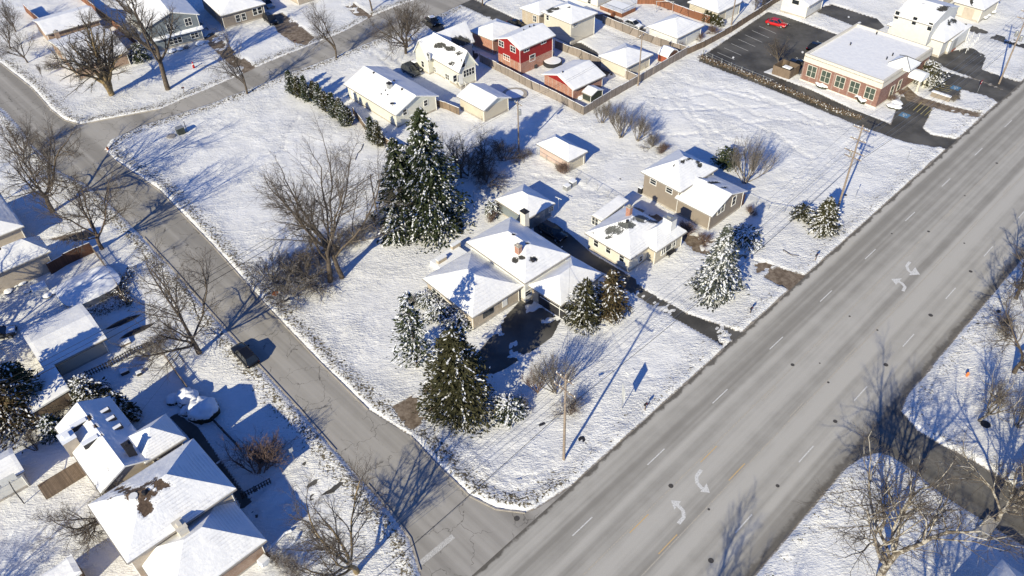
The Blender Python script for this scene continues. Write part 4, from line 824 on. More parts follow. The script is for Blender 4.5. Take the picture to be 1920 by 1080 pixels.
def grow(seed, H, trunk=.3, r=.3, stems=1, lean=.0, levels=((5, .62, 38), (7, .5, 42), (7, .5, 45), (5, .5, 48)), up=.10, jit=.16, t0=.45, tw=.008, dirs=None, spreadstem=0.25):
    g = np.random.default_rng(seed); out = []
    if dirs is None: D = unit(np.stack([g.normal(0, spreadstem if stems > 1 else lean, stems), g.normal(0, spreadstem if stems > 1 else lean, stems), np.ones(stems)], -1))
    else: D = unit(np.array(dirs, float)); stems = len(D)
    P = np.zeros((stems, 3)); P[:, :2] = g.normal(0, .12*(stems > 1), (stems, 2)); P[:, 2] = -.15
    Ln = np.full(stems, H*trunk)*g.uniform(.85, 1.15, stems); Rd = np.full(stems, r)/math.sqrt(stems)**.7
    for lv in range(len(levels)+1):
        last = lv == len(levels); ns = (6, 6, 5, 4, 3, 2)[min(lv, 5)] if not last else 2
        taper = .62 if lv == 0 else .35
        pts = [P]; dd = [D]; rr = [Rd]
        for s in range(ns):
            D = unit(D+g.normal(0, jit*(.5 if lv == 0 else 1), D.shape)+np.array([0, 0, (0, up*2.2, up*.8, up*.3, 0, 0)[min(lv, 5)]])); P = P+D*(Ln/ns)[:, None]
            pts.append(P); dd.append(D); rr.append(Rd*(1-(1-taper)*(s+1)/ns))
        A = np.stack(pts, 1); RA = np.stack(rr, 1); DA = np.stack(dd, 1)
        out.append((A[:, :-1].reshape(-1, 3), A[:, 1:].reshape(-1, 3), RA[:, :-1].ravel(), RA[:, 1:].ravel()))
        if last: break
        k, ratio, ang = levels[lv]; nb = len(P); N = nb*k; bi = np.repeat(np.arange(nb), k)
        tt = np.tile((np.arange(k)+.5)/k, nb)+g.uniform(-.4/k, .4/k, N); lo = (.55 if lv == 0 and trunk > .12 else t0*.6 if lv == 0 else .22); t = lo+(1-lo)*tt; t[np.arange(N) % k == k-1] = 1.0
        f = t*ns; i0 = np.minimum(f.astype(int), ns-1); fr = (f-i0)[:, None]; p = A[bi, i0]*(1-fr)+A[bi, i0+1]*fr; d = DA[bi, np.minimum(i0+1, ns)]; rad = RA[bi, i0]*(1-fr[:, 0])+RA[bi, i0+1]*fr[:, 0]
        az = g.uniform(0, 2*math.pi, N)+np.arange(N)*2.4; w = np.where(abs(d[:, 2:3]) < .9, np.array([[0, 0, 1.]]), np.array([[1., 0, 0]])); x = unit(np.cross(d, w)); y = np.cross(d, x)
        a = np.radians(ang)*g.uniform(.6, 1.25, N); a = np.where(t >= .999, a*.4, a); side = x*np.cos(az)[:, None]+y*np.sin(az)[:, None]
        D = unit(d*np.cos(a)[:, None]+side*np.sin(a)[:, None]); P = p
        base = Ln[bi] if lv else np.full(N, H*(1-trunk*.75)*.95 if trunk > .12 else H*.9)
        Ln = base*ratio*g.uniform(.7, 1.2, N)*(1.15-.5*(t if lv else t*0)); Rd = np.maximum(rad*np.where(t >= .999, .92, .62), tw)
    return out
protoz = {}
def bare_tree_meshes(key):
    if key in protoz: return protoz[key]
    kind, seed = key
    if kind == 'spread': o = grow(seed, 12, .25, .33, levels=((6, .80, 50), (11, .52, 46), (9, .50, 48), (7, .52, 48)), up=.05, jit=.16, tw=.012); nh = 12
    elif kind == 'tall': o = grow(seed, 18, .40, .38, lean=.05, levels=((7, .66, 42), (10, .5, 45), (9, .5, 48), (6, .5, 50)), up=.05, jit=.14, tw=.011); nh = 18
    elif kind == 'fork': o = grow(seed, 18, .34, .36, lean=.06, levels=((5, .9, 34), (11, .46, 46), (9, .50, 48), (6, .5, 50)), up=.04, jit=.13, tw=.011); nh = 18
    elif kind == 'big': o = grow(seed, 20, .5, .62, lean=.03, levels=((5, .9, 40), (11, .46, 46), (9, .50, 48), (6, .5, 50)), up=.05, jit=.14, tw=.012); nh = 20
    elif kind == 'multi': o = grow(seed, 13, .40, .95, dirs=[(-.16, .1, 1), (.06, .14, 1), (0, -.12, 1), (.16, 0, 1), (-.1, -.05, 1)], levels=((3, 1.05, 34), (9, .5, 42), (8, .5, 46), (6, .5, 48)), up=.02, jit=.14, tw=.011); nh = 13
    elif kind == 'small': o = grow(seed, 6, .3, .12, levels=((8, .75, 38), (8, .5, 40), (7, .5, 42), (4, .55, 44)), up=.08); nh = 6
    elif kind == 'vase': o = grow(seed, 5, .5, .10, stems=10, spreadstem=.38, levels=((6, .62, 26), (6, .5, 32), (5, .5, 40)), up=.14, jit=.09, t0=.2, tw=.007); nh = 5
    elif kind == 'shrub': o = grow(seed, 3, .35, .10, stems=12, spreadstem=.6, levels=((7, .55, 34), (6, .5, 40), (5, .5, 44)), up=.05, jit=.2, t0=.2, tw=.007); nh = 3
    elif kind == 'brush': o = grow(seed, 4, .55, .12, stems=14, spreadstem=1.1, levels=((7, .5, 45), (6, .55, 50), (5, .5, 50)), up=-.02, jit=.28, t0=.1, tw=.009); nh = 4
    elif kind == 'syc': o = grow(seed, 18, .34, .5, lean=.04, levels=((6, .85, 48), (10, .52, 46), (9, .5, 48), (7, .5, 50)), up=.045, jit=.16, tw=.011); nh = 18
    top = max(float(a[1][:, 2].max()) for a in o); sides = (9, 6, 4, 3, 3, 3); cut = 3 if kind == 'syc' else 2 if kind in ('spread', 'tall', 'fork', 'multi', 'syc', 'big') else 1
    def j(parts):
        V = []; Q = []; k = 0
        for lv, s in parts:
            n = sides[lv] if lv < len(sides) else 3; v, q = segs_mesh(*s, n)
            if n == 4 or True:
                q = q+k; k += len(v); V.append(v); Q.append(q)
        return np.concatenate(V), np.concatenate(Q)
    tr = mesh_from(*j(list(enumerate(o))[:cut]), 'trunk'); cr = mesh_from(*j(list(enumerate(o))[cut:]), 'crown')
    protoz[key] = (tr, cr, top); return protoz[key]
mcache = {}
def bare_tree(kind, seed, base, h, label, cat='tree', name='bare_tree', group=None, mats=('bark', 'bark_twig'), rz=None, wid=1.0, z0=0):
    tr, cr, top = bare_tree_meshes((kind, seed)); rn = random.Random(hash((kind, seed, round(base[0]), round(base[1])))&0xffff)
    p = G(*base) if len(base) == 2 else np.array(base, float); o = empty(name, p+np.array([0, 0, z0]), label, cat, group, rz if rz is not None else (base[0]*7+base[1]*13) % 628/100)
    s = h/top; o.scale = (s*wid, s*wid, s)
    for nm, me, mt in (('trunk', tr, mats[0]), ('crown', cr, mats[1])):
        k = (me.name, mt)
        if k not in mcache: m2 = me.copy(); m2.materials.append(M[mt]); mcache[k] = m2
        link(nm, mcache[k], o)
    return o
def H(b, t): return hgt(b, t)
GT = 'bare deciduous trees'
bare_tree('multi', 1, (210, 179), 18, 'wide bare tree with a clump of yellowish trunks in front of the brick ranch', group=GT, mats=('bark_tan', 'bark_twig'), wid=1.1)
bare_tree('big', 2, (315, 168), 23, 'tall thick trunked bare tree in front of the blue grey house', group=GT, rz=2.2)
bare_tree('fork', 21, (464, 177), 15.5, 'bare tree on the corner lot edge below the grey house with porch windows', group=GT)
bare_tree('fork', 3, (630, 110), 14, 'bare tree standing at the kerb between the upper street and the pale ranch house', group=GT, rz=1.0)
bare_tree('spread', 4, (761, 101), 12, 'bare tree on the snowy lawn left of the pale yellow cottage', group=GT, rz=2)
bare_tree('tall', 5, (763, 90), 14, 'slim bare tree just behind the bare tree left of the yellow cottage', group=GT)
bare_tree('tall', 6, (698, 21), 12, 'bare tree beside the tracked driveway at the top edge', group=GT)
bare_tree('small', 7, (53, 119), 9, 'bare tree on the left side of the brick ranch house', group=GT, wid=1.2)
bare_tree('small', 8, (80, 147), 3.5, 'small thin sapling near the corner of the upper left lot', group=GT, wid=.6)
bare_tree('spread', 9, (192, 468), 15.5, 'broad bare tree with snowy limbs at the end of the brown fence', group=GT, mats=('bark_snowy', 'bark_twig'), rz=.4)
bare_tree('spread', 10, (100, 398), 15.5, 'large bare tree by the street left of the broad tree at the brown fence', group=GT, mats=('bark', 'bark_twig'), rz=2.8)
bare_tree('small', 11, (8, 376), 8, 'bare tree leaning at the left edge of the picture beside the street', group=GT)
bare_tree('spread', 12, (374, 662), 16, 'bare tree on the verge right beside the parked black car', group=GT, rz=1.2)
bare_tree('fork', 13, (619, 529), 23, 'left one of the two tall bare trees rising from the brush pile', group='pair of tall bare trees', rz=.6)
bare_tree('fork', 14, (642, 522), 22.5, 'right one of the two tall bare trees rising from the brush pile', group='pair of tall bare trees', rz=3.6)
bare_tree('spread', 15, (865, 335), 10, 'bare brown tree tight against the right side of the big spruce', group=GT)
bare_tree('spread', 16, (905, 318), 8, 'bare brown tree in the rear thicket below the beige garage', group=GT)
bare_tree('spread', 17, (184, 983), 8.5, 'round crowned bare tree beside the lower left house', group=GT, rz=1, wid=1.3)
bare_tree('spread', 18, (669, 1072), 14, 'bare tree on the street corner at the bottom edge', group=GT, rz=4, mats=('bark_tan', 'bark_twig'))
bare_tree('vase', 19, (1399, 344), 8.5, 'vase shaped bare shrub tree behind the taupe split level house', group=GT, mats=('bark_grey', 'bark_grey'), wid=1.3)
bare_tree('small', 20, (1459, 124), 7, 'brown twiggy tree between the parking lot and the office bin enclosure', group=GT, mats=('bark_grey', 'bark_twig'))
bare_tree('syc', 21, (1650, 1083), 18, 'large pale limbed bare tree at the bottom right', group=GT, mats=('bark_pale', 'bark_twig'), rz=0.5, wid=1.15)
bare_tree('syc', 22, (1866, 982), 13, 'pale barked bare tree on the far edge of the dark side street', group=GT, mats=('bark_pale', 'bark_twig'))
bare_tree('spread', 23, (1905, 560), 10, 'dark bare tree beside the main road at the right edge', group=GT)
bare_tree('spread', 24, (1900, 700), 13, 'bare tree on the snowy lot above the dark side street', group=GT)
bare_tree('syc', 25, (1835, 790), 9, 'twiggy bare tree growing at the side street corner lot', group=GT, mats=('bark_pale', 'bark_twig'))
bare_tree('small', 26, (1335, 30), 6, 'bare tree by the white garage behind the rust fence', group=GT)
bare_tree('spread', 27, (1415, 20), 6, 'bare tree beside the long grey back lane at the top', group=GT)
bare_tree('small', 28, (20, 92), 9, 'bare tree at the far upper left edge above the street', group=GT, wid=1.2)
bare_tree('small', 29, (30, 60), 9, 'bare tree in the upper left corner behind the brick ranch', group=GT, wid=1.2)
bare_tree('small', 30, (255, 40), 11, 'bare tree between the brick ranch and the blue grey house', group=GT, wid=1.3)
bare_tree('spread', 31, (905, 10), 9, 'bare tree at the top edge above the red house', group=GT)
bare_tree('spread', 32, (45, 300), 7, 'bushy bare tree by the left street corner', group=GT, wid=1.2)
# trees outside the picture whose shadows fall into it
for i, (x, y, h, k) in enumerate([(33, 23, 17, 'syc'), (7, 15, 16, 'spread'), (52, 12, 17, 'syc'), (66, 30, 14, 'spread'), (62, 44, 16, 'syc'), (74, 52, 14, 'spread'), (-58, 30, 12, 'spread'), (-66, 46, 12, 'spread'), (-50, 24, 10, 'spread'), (-70, 72, 14, 'spread'), (-96, 96, 13, 'spread')]):
    bare_tree(k, 9+i % 2 if k == 'spread' else 21+i % 2, (x, y, 0), h, 'bare tree beyond the %s border, %s' % ('right' if x > 0 else 'left', ['beside the main road', 'second in the roadside row', 'nearest the viewer', 'last of the roadside row', 'by the pale limbed tree', 'behind the pale limbed tree', 'left of the lumpy shelter', 'behind the cut off garage', 'nearest the viewer on that side', 'behind the board shed', 'behind the tan walled house'][i]), group='bare trees beyond the border', mats=('bark', 'bark_twig'), rz=i*1.7)
GS = 'bare shrubs'
SH = [('brush', 40, (543, 552), 6.5, 'large dense twiggy brush mound beside the two tall bare trees', 1.2, 'bark_grey'), ('brush', 41, (512, 528), 5, 'snow flecked brush heap nearest the side street', 1.1, 'bark_snowy'), ('brush', 42, (575, 528), 5.5, 'tangled brush at the foot of the left tall bare tree', 1.1, 'bark_twig'),
 ('brush', 41, (590, 478), 4, 'tangled brush at the left end of the overgrown fence row', 1.1, 'bark_twig'), ('brush', 40, (635, 468), 4, 'twiggy brush halfway along the overgrown fence row', 1.0, 'bark_twig'), ('brush', 42, (672, 448), 3.6, 'twiggy brush on the fence row left of the short bare pole', 1.0, 'bark_grey'), ('brush', 41, (708, 428), 3.4, 'low brush at the foot of the short bare pole', 1, 'bark_twig'),
 ('brush', 40, (880, 330), 6, 'dense brown thicket just right of the big spruce', 1.1, 'bark_twig'), ('brush', 42, (915, 345), 4, 'brown thicket between the spruce and the pink garage', 1.1, 'bark_twig'), ('brush', 41, (945, 300), 4.5, 'dark thicket left of the rear utility pole', 1.1, 'bark_twig'), ('brush', 42, (985, 292), 1.8, 'dark bushes left of the pink brick garage', 1, 'bark'),
 ('shrub', 43, (1055, 327), 2.6, 'reddish bare shrub at the near corner of the pink garage', 1, 'bark_red'), ('vase', 44, (1165, 258), 7, 'tallest of the bare shrubs below the grey fence corner', 1.4, 'bark_grey'), ('vase', 45, (1128, 232), 5, 'leftmost bare shrub below the grey fence corner', 1.3, 'bark_grey'), ('vase', 44, (1195, 264), 6, 'bare shrub right of the tallest one below the fence corner', 1.3, 'bark_grey'), ('shrub', 46, (1225, 276), 3, 'low bare shrub at the right end of the shrub row on the back lot', 1.3, 'bark_grey'),
 ('shrub', 43, (1245, 285), 1.6, 'reddish leafy shrub above the taupe house roof', 1.5, 'bark_red'), ('shrub', 47, (485, 890), 5.2, 'round red brown twiggy shrub on the shaded lawn', 1.15, 'bark_red'), ('vase', 45, (1042, 735), 7.0, 'large vase shaped bare shrub left of the near utility pole', 1.35, 'bark_grey'), ('vase', 44, (1008, 735), 4.4, 'bare shrub at the driveway edge beside the large vase shaped shrub', 1.2, 'bark_red'),
 ('shrub', 46, (1068, 775), 3.2, 'snow flecked shrub at the foot of the near utility pole', 1.1, 'bark_snowy'), ('shrub', 46, (975, 765), 2.2, 'snowy low shrub right of the biggest evergreen', 1.1, 'bark_snowy'), ('shrub', 43, (1285, 440), 2.4, 'reddish twiggy shrub between the bungalow and the taupe house', 1.3, 'bark_red'), ('shrub', 46, (1320, 455), 2.0, 'red brown shrub in front of the taupe house', 1.3, 'bark_red'),
 ('vase', 45, (945, 400), 3.2, 'upright bare shrub behind the buff brick ranch house', 1.2, 'bark_grey'), ('shrub', 43, (925, 412), 1.8, 'reddish bare shrub behind the ranch house roof', 1.2, 'bark_red'), ('shrub', 47, (560, 1065), 2.4, 'bare shrub beside the street corner tree', 1.3, 'bark_snowy'), ('shrub', 47, (515, 1062), 2.0, 'bare shrub by the corner of the lower left house', 1.3, 'bark_snowy'),
 ('brush', 42, (300, 650), 2.2, 'tangled snowy brush on the shaded yard behind the picket fence', 1.2, 'bark_snowy'), ('brush', 40, (275, 665), 1.8, 'low tangle of twigs beside the dark picket fence', 1.2, 'bark_grey'), ('brush', 41, (205, 560), 1.6, 'brush behind the snow covered pool', 1.5, 'bark'), ('shrub', 46, (1270, 92), 2.0, 'tangled tan vine bush outside the grey fence corner', 1.3, 'bark_red'), ('shrub', 47, (1340, 62), 2.2, 'tan twiggy bush beside the long back fence', 1.3, 'bark_red'), ('shrub', 46, (1310, 75), 2.0, 'tan tangled bush behind the white hip roofed garage', 1.3, 'bark_red'),
 ('shrub', 47, (1790, 192), 1.6, 'round grey bare shrub on the office front island', 1.1, 'bark_grey'), ('shrub', 43, (1672, 190), 1.6, 'brown shrub at the near corner of the office', 1.3, 'bark_red'), ('shrub', 46, (1688, 178), 1.4, 'brown shrub beside the office entrance path', 1.2, 'bark_red'), ('shrub', 43, (1590, 158), .9, 'brown dry shrub below the office windows', 1.2, 'bark_red'), ('shrub', 46, (1512, 150), 1.0, 'dry shrub at the left end of the office wall', 1.4, 'bark_grey'),
 ('shrub', 43, (1850, 355) if 0 else (1408, 400), 1.6, 'red stemmed shrub at the gable end of the taupe house', 1.3, 'bark_red'), ('shrub', 46, (180, 128), 1.8, 'dry shrub in front of the tan brick ranch house', 1.4, 'bark_grey'), ('shrub', 43, (150, 135), 1.8, 'dry brown shrub at the corner of the tan brick ranch house', 1.4, 'bark_twig'), ('brush', 41, (98, 130), 2.2, 'bare brush beside the tan gable end of the brick ranch', 1.2, 'bark_twig'), ('shrub', 46, (350, 92), 1.1, 'snowy shrub below the windows of the blue grey house', 1.5, 'bark_snowy'), ('shrub', 46, (775, 572), 2.0, 'bare shrub at the left corner of the buff brick ranch', 1.1, 'bark_grey'),
 ('vase', 44, (1905, 800), 5, 'leafless bush at the right edge above the dark side street', 1.3, 'bark_grey'), ('shrub', 43, (1885, 620), 2.4, 'low bare bush at the right edge beside the main road', 1.5, 'bark_twig'), ('vase', 45, (1860, 330) if 0 else (120, 790), 3.0, 'brown bare bush between the board shed and the skylight roof', 1.4, 'bark_twig'), ('vase', 44, (70, 845), 3.2, 'brown bare bush left of the skylight roof', 1.4, 'bark_twig')]
for k, sd, b_, h, lb, wd, mt in SH: bare_tree(k, sd, b_, h, lb, 'shrub', 'bare_shrub', GS, (mt, mt), wid=wd)
# ---------------------------------------------------------------- evergreens
def needle_mat(name, a, b):
    m = NT(name); sn = m.ramp(m.attr('snow'), .45, .55); t = m.attr('tint'); c = m.mix(t, a, b)
    c = m.mix(m.ramp(m.noise(1.2, 3), .35, .65, 0, .35), c, tuple(x*1.5 for x in b))
    m.out(m.mix(sn, c, (.84, .86, .9)), .8, None, 0, .1); return m.mat
M['needle'] = needle_mat('dark spruce needles', (.018, .030, .016), (.050, .060, .030)); M['needle_olive'] = needle_mat('olive needles', (.024, .028, .014), (.062, .058, .03)); M['needle_brown'] = needle_mat('bronzed needles', (.03, .035, .017), (.10, .07, .04))
M['needle_blue'] = needle_mat('grey green needles', (.03, .04, .035), (.08, .09, .075))
def conifer(base, h, rad, label, seed, name='spruce_tree', cat='evergreen', group='evergreens', nb=150, per=20, snow=.4, mat='needle', droop=.25, p=.85, low=.05, card=.30, fan=.35, gap=0, round_=0, ir=.2, bare_low=False, cone=1):
    g = np.random.default_rng(seed); b = G(*base); o = empty(name, b, label, cat, group)
    t = (np.arange(nb)+g.uniform(0, 1, nb))/nb; t = low+(1-low)*t**(1.25); az = np.arange(nb)*2.399+g.uniform(-.3, .3, nb)
    prof = (1-t)**p if not round_ else np.sqrt(np.clip(1-((t-round_)/np.maximum(round_, 1-round_))**2, .02, 1))
    L = rad*prof*g.uniform(.92-ir, 1.08+ir*.35, nb)+.12; lob = 1+.15*np.sin(az*3+seed)+.1*np.sin(az*5+t*9); L = L*lob
    s = g.uniform(.08, 1, (nb, per))**.7; zc = (t*h)[:, None]+(L[:, None]*s)*(.18-droop*s*1.6*(1-t[:, None]*.8))
    lat = g.normal(0, fan, (nb, per))*s*L[:, None]*.55; ca, sa = np.cos(az)[:, None], np.sin(az)[:, None]; rr = s*L[:, None]
    if gap: keep = g.uniform(0, 1, nb) > gap
    else: keep = np.ones(nb, bool)
    x = rr*ca-lat*sa; y = rr*sa+lat*ca; z = zc+g.normal(0, .10, zc.shape)-abs(lat)*.25
    C = np.stack([x, y, z], -1)[keep].reshape(-1, 3); A = np.stack([ca+0*x, sa+0*x, -droop-0*x], -1)[keep].reshape(-1, 3); S_ = s[keep].ravel(); n = len(C)
    A = unit(A+g.normal(0, .45, A.shape)); Nn = unit(np.array([0, 0, 1.])+g.normal(0, .55, A.shape)); B_ = unit(np.cross(Nn, A))
    sz = card*g.uniform(.6, 1.35, n)[:, None]; a = A*sz; bb = B_*sz*.42
    tint = g.uniform(0, 1, n); sn = np.zeros(n); lump = vnoise(C[:, 0]*1.6+seed, C[:, 1]*1.6+C[:, 2]*1.1, seed)
    V = np.stack([C-a, C+bb*.9-a*.1, C+a, C-bb*.9-a*.1], 1)
    # snow clumps lying on the sprays
    mk = (lump+g.uniform(-.35, .35, n) > 1.1-snow*.75) & (S_ > .25); Cs = C[mk]+np.array([0, 0, .09])+g.normal(0, .03, (mk.sum(), 3)); As = unit(A[mk]*[1, 1, .6]); Bs = unit(np.cross(np.array([0, 0, 1.])+g.normal(0, .3, As.shape), As)); q = card*g.uniform(.35, .85, mk.sum())[:, None]
    Vs = np.stack([Cs-As*q, Cs+Bs*q*.5, Cs+As*q, Cs-Bs*q*.5], 1)
    ib = np.where(keep & (g.uniform(0, 1, nb) < snow*1.1))[0]; kk = 12; sb = np.tile(np.linspace(.3, 1.0, kk), len(ib)); rb = np.repeat(ib, kk); gate = g.uniform(0, 1, len(rb)) < .8; sb = sb[gate]; rb = rb[gate]
    Cb = np.stack([L[rb]*sb*np.cos(az[rb]), L[rb]*sb*np.sin(az[rb]), t[rb]*h+L[rb]*sb*(.18-droop*sb*1.6*(1-t[rb]*.8))+.12], -1)+g.normal(0, .05, (len(rb), 3)); Ab = np.stack([np.cos(az[rb]), np.sin(az[rb]), -droop*(1-t[rb])*1.2], -1); Ab = unit(Ab+g.normal(0, .2, Ab.shape)); Bb = unit(np.cross(np.array([0, 0, 1.])+g.normal(0, .25, Ab.shape), Ab)); qb_ = np.minimum(card*.85, L[rb]*.16+.08)[:, None]*g.uniform(.8, 1.2, (len(rb), 1))
    Vs = np.concatenate([Vs, np.stack([Cb-Ab*qb_, Cb+Bb*qb_*.42, Cb+Ab*qb_, Cb-Bb*qb_*.42], 1)])
    VV = np.concatenate([V, Vs]).reshape(-1, 3); at = np.repeat(np.concatenate([sn, np.ones(len(Vs))]), 4); ti = np.repeat(np.concatenate([tint, np.zeros(len(Vs))]), 4)
    VV[:, 2] = np.maximum(VV[:, 2], .12); quads_mesh('crown', VV, [M[mat]], o, {'snow': at, 'tint': ti})
    mb = MB(); mb.tube((0, 0, -.1), (0, 0, h*.55), .05+h*.014, .03+h*.006, 8); mb.tube((0, 0, h*.55), (0, 0, h*.97), .03+h*.006, .01, 6)
    # visible boughs
    for i in np.where(keep)[0][::3]:
        e = np.array([math.cos(az[i]), math.sin(az[i]), 0])*L[i]*.8; mb.tube((0, 0, t[i]*h), e+np.array([0, 0, t[i]*h+L[i]*(.12-droop*.8*(1-t[i]*.8))]), .02+.012*(1-t[i])*h/10, .008, 4, cap=False)
    mb.build('trunk', M['bark_twig'], o); return o
conifer((812, 420), 19.5, 6.2, 'tallest snow laden dark spruce in the middle of the rear tree line', 101, nb=260, per=70, snow=.50, droop=.36, card=.31, p=.68, fan=.28, ir=.4)
conifer((760, 422), 15, 4.8, 'narrow dark spruce against the left side of the tallest spruce', 102, nb=190, per=50, snow=.42, droop=.32, card=.29, p=.66, fan=.3, ir=.4)
conifer((745, 446), 5.5, 2.6, 'short snowy spruce at the foot of the two tall spruces', 103, nb=120, per=22, snow=.6, droop=.3, card=.28)
conifer((783, 688), 12.5, 2.7, 'thin see through snowy pine left of the buff brick ranch', 104, nb=150, per=22, snow=.62, droop=.12, card=.24, mat='needle', gap=.25, low=.16, p=.5, name='pine_tree')
conifer((863, 770), 13.2, 4.3, 'biggest full dark evergreen beside the muddy driveway apron', 105, nb=340, per=40, snow=.26, droop=.12, card=.26, mat='needle_olive', p=.52, ir=.3, name='pine_tree')
conifer((1094, 606), 7.4, 2.6, 'left one of the two dark evergreens at the garage corner', 106, nb=140, per=26, snow=.38, droop=.1, card=.24, mat='needle_olive', p=.5)
conifer((1144, 590), 7.4, 2.5, 'right one of the two dark evergreens at the garage corner', 107, nb=140, per=26, snow=.22, droop=.1, card=.24, mat='needle_brown', p=.55)
conifer((1343, 546), 11.2, 3.5, 'snow laden drooping spruce on the lawn of the bungalow', 108, nb=230, per=28, snow=.78, droop=.42, card=.30, p=.8, mat='needle_blue')
conifer((1541, 430), 5.6, 2.5, 'snowy conical evergreen beside the tall pole by the main road', 109, nb=150, per=24, snow=.62, droop=.2, card=.25, p=.7, mat='needle_olive')
conifer((1502, 408), 2.0, 1.8, 'low dark evergreen bush left of the conical evergreen at the tall pole', 110, nb=70, per=16, snow=.25, round_=.45, mat='needle_olive', card=.2)
conifer((22, 790), 10, 4.6, 'bronzed evergreen with snow flecks at the left edge', 111, nb=260, per=30, snow=.42, droop=.15, mat='needle_brown', p=.6, card=.26)
conifer((62, 762), 7.5, 3.0, 'dark evergreen leaning over the roof of the brown board shed', 112, nb=150, per=24, snow=.35, droop=.15, mat='needle', p=.6, card=.26)
conifer((172, 752), 4.2, 2.5, 'snowy rounded evergreen behind the skylight roof', 113, nb=130, per=26, snow=.62, droop=.1, mat='needle_olive', p=.55, card=.24)
conifer((238, 785), 4.5, 1.9, 'narrow snowy evergreen at the right side of the skylight roof', 114, nb=100, per=22, snow=.5, droop=.1, mat='needle_olive', p=.6, card=.22)
conifer((105, 812), 3.0, 1.7, 'small snowy evergreen at the left corner of the skylight roof', 115, nb=80, per=20, snow=.5, droop=.1, mat='needle', p=.6, card=.22)
conifer((263, 112), 3.2, 2.5, 'dark snow dotted evergreen shrub between the brick ranch and the blue grey house', 116, nb=100, per=20, snow=.5, round_=.45, card=.22)
conifer((1738, 158), 4.4, 3.0, 'snowy spreading pine beside the office entrance', 117, nb=110, per=22, snow=.66, droop=.1, mat='needle_olive', p=.5, card=.26, name='pine_tree')
conifer((1530, 120) if 0 else (1392, 452), 1.7, 2.6, 'sprawling snow covered juniper behind the drooping spruce', 118, nb=110, per=20, snow=.85, round_=.35, card=.26, name='juniper')
conifer((930, 404) if 0 else (926, 402), 2.2, 1.3, 'snow covered small evergreen behind the ranch house roof', 120, nb=60, per=16, snow=.8, round_=.4, card=.22)
conifer((1005, 755) if 0 else (955, 775), 2.2, 1.9, 'snow covered juniper at the right foot of the biggest evergreen', 121, nb=80, per=18, snow=.8, round_=.35, card=.22, name='juniper')
conifer((835, 565) if 0 else (825, 590), 1.7, 2.2, 'snow covered foundation juniper along the window wall of the ranch', 122, nb=90, per=18, snow=.85, round_=.35, card=.2, name='juniper')
conifer((862, 610), 1.5, 1.8, 'low snowy juniper at the near corner of the ranch house', 123, nb=80, per=18, snow=.8, round_=.35, card=.2, name='juniper')
conifer((800, 568), 1.5, 1.7, 'low snowy juniper at the left corner of the ranch house', 124, nb=80, per=18, snow=.85, round_=.35, card=.2, name='juniper')
conifer((1382, 312) if 0 else (1360, 312), 3.2, 2.2, 'dark evergreen shrub in the shade behind the taupe house', 125, nb=80, per=18, snow=.05, round_=.45, card=.22)
AR = [(549, 178, 4.4), (563, 184, 4.0), (577, 192, 4.8), (592, 190, 3.6), (602, 203, 4.6), (614, 210, 3.6), (628, 222, 4.6), (641, 225, 3.9), (648, 238, 4.2), (655, 236, 3.2), (699, 266, 4.2), (711, 275, 4.4)]
WD = ['first from the street', 'second from the street', 'third from the street', 'fourth from the street', 'fifth from the street', 'sixth from the street', 'seventh from the street', 'eighth from the street', 'ninth from the street', 'tenth from the street', 'left one after the gap', 'last one right of the gap']
for i, (u, v, h) in enumerate(AR): conifer((u, v), h*1.12, .98, 'narrow snowy arborvitae in the row by the pale ranch, '+WD[i], 130+i, name='arborvitae', group='row of narrow evergreens', nb=90, per=20, snow=.42, p=.5, low=.04, card=.2, droop=-.5, mat='needle_olive' if i % 2 else 'needle', fan=.9, ir=.35)
for i, (u, v) in enumerate([(1322, 42), (1329, 44), (1336, 46), (1343, 48), (1350, 51)]): conifer((u, v), 2.6-.15*i, .55, 'small pointed arborvitae by the rust fence, %s from the left' % ['first', 'second', 'third', 'fourth', 'fifth'][i], 150+i, name='arborvitae', group='small evergreens by the rust fence', nb=40, per=12, snow=.1, round_=.3, card=.2, mat='needle_olive', fan=.8)
# snow covered mounds
mm = NT('snowy clipped shrub'); spx = mm.node('ShaderNodeSeparateXYZ'); mm.L((mm.pos(), mm.geo.outputs['Normal'])[1], spx.inputs[0])
k_ = mm.ramp(mm.math('ADD', spx.outputs['Z'], mm.math('MULTIPLY', mm.math('SUBTRACT', mm.noise(3.5, 5, .7), .5), 1.3)), .02, .18); M['mound'] = mm.out(mm.mix(k_, (.045, .045, .03), (.85, .87, .9)), .8, mm.bump(mm.noise(5, 4), .6, .1), 0, .1)
def mound(base, r, h, label, name='snowy_shrub', cat='shrub', group='snow covered round shrubs', seed=0):
    b = G(*base); n, k = 28, 12; V = []; F = []
    for j in range(k+1):
        ph = math.pi*.5*j/k*1.25-.4
        for i in range(n):
            a = 2*math.pi*i/n; rr = r*math.cos(ph); V.append([rr*math.cos(a), rr*math.sin(a), max(h*.45+h*.55*math.sin(ph), 0) if ph > 0 else h*.45*(1+ph/.4)])
    V = np.array(V); dn = fbm(V[:, 0]*1.8+seed*7+V[:, 2], V[:, 1]*1.8+seed+V[:, 2]*.7, 9, 3); V[:, :2] *= (1+dn*.5)[:, None]; V[:, 2] *= 1+dn*.35
    for j in range(k): F += [(j*n+i, j*n+(i+1) % n, (j+1)*n+(i+1) % n, (j+1)*n+i) for i in range(n)]
    F.append(tuple(k*n+i for i in range(n))); mb = MB(); mb.add(V, F); o = mb.build(name, M['mound'], None, True); o.location = tuple(b); return tag(o, label, cat, group)
mound((327, 752), .85, 1.0, 'smallest of the three snow capped round shrubs on the shaded lawn', seed=1)
mound((354, 752), 1.35, 1.6, 'middle snow capped shrub with leafy top next to the small one', seed=2)
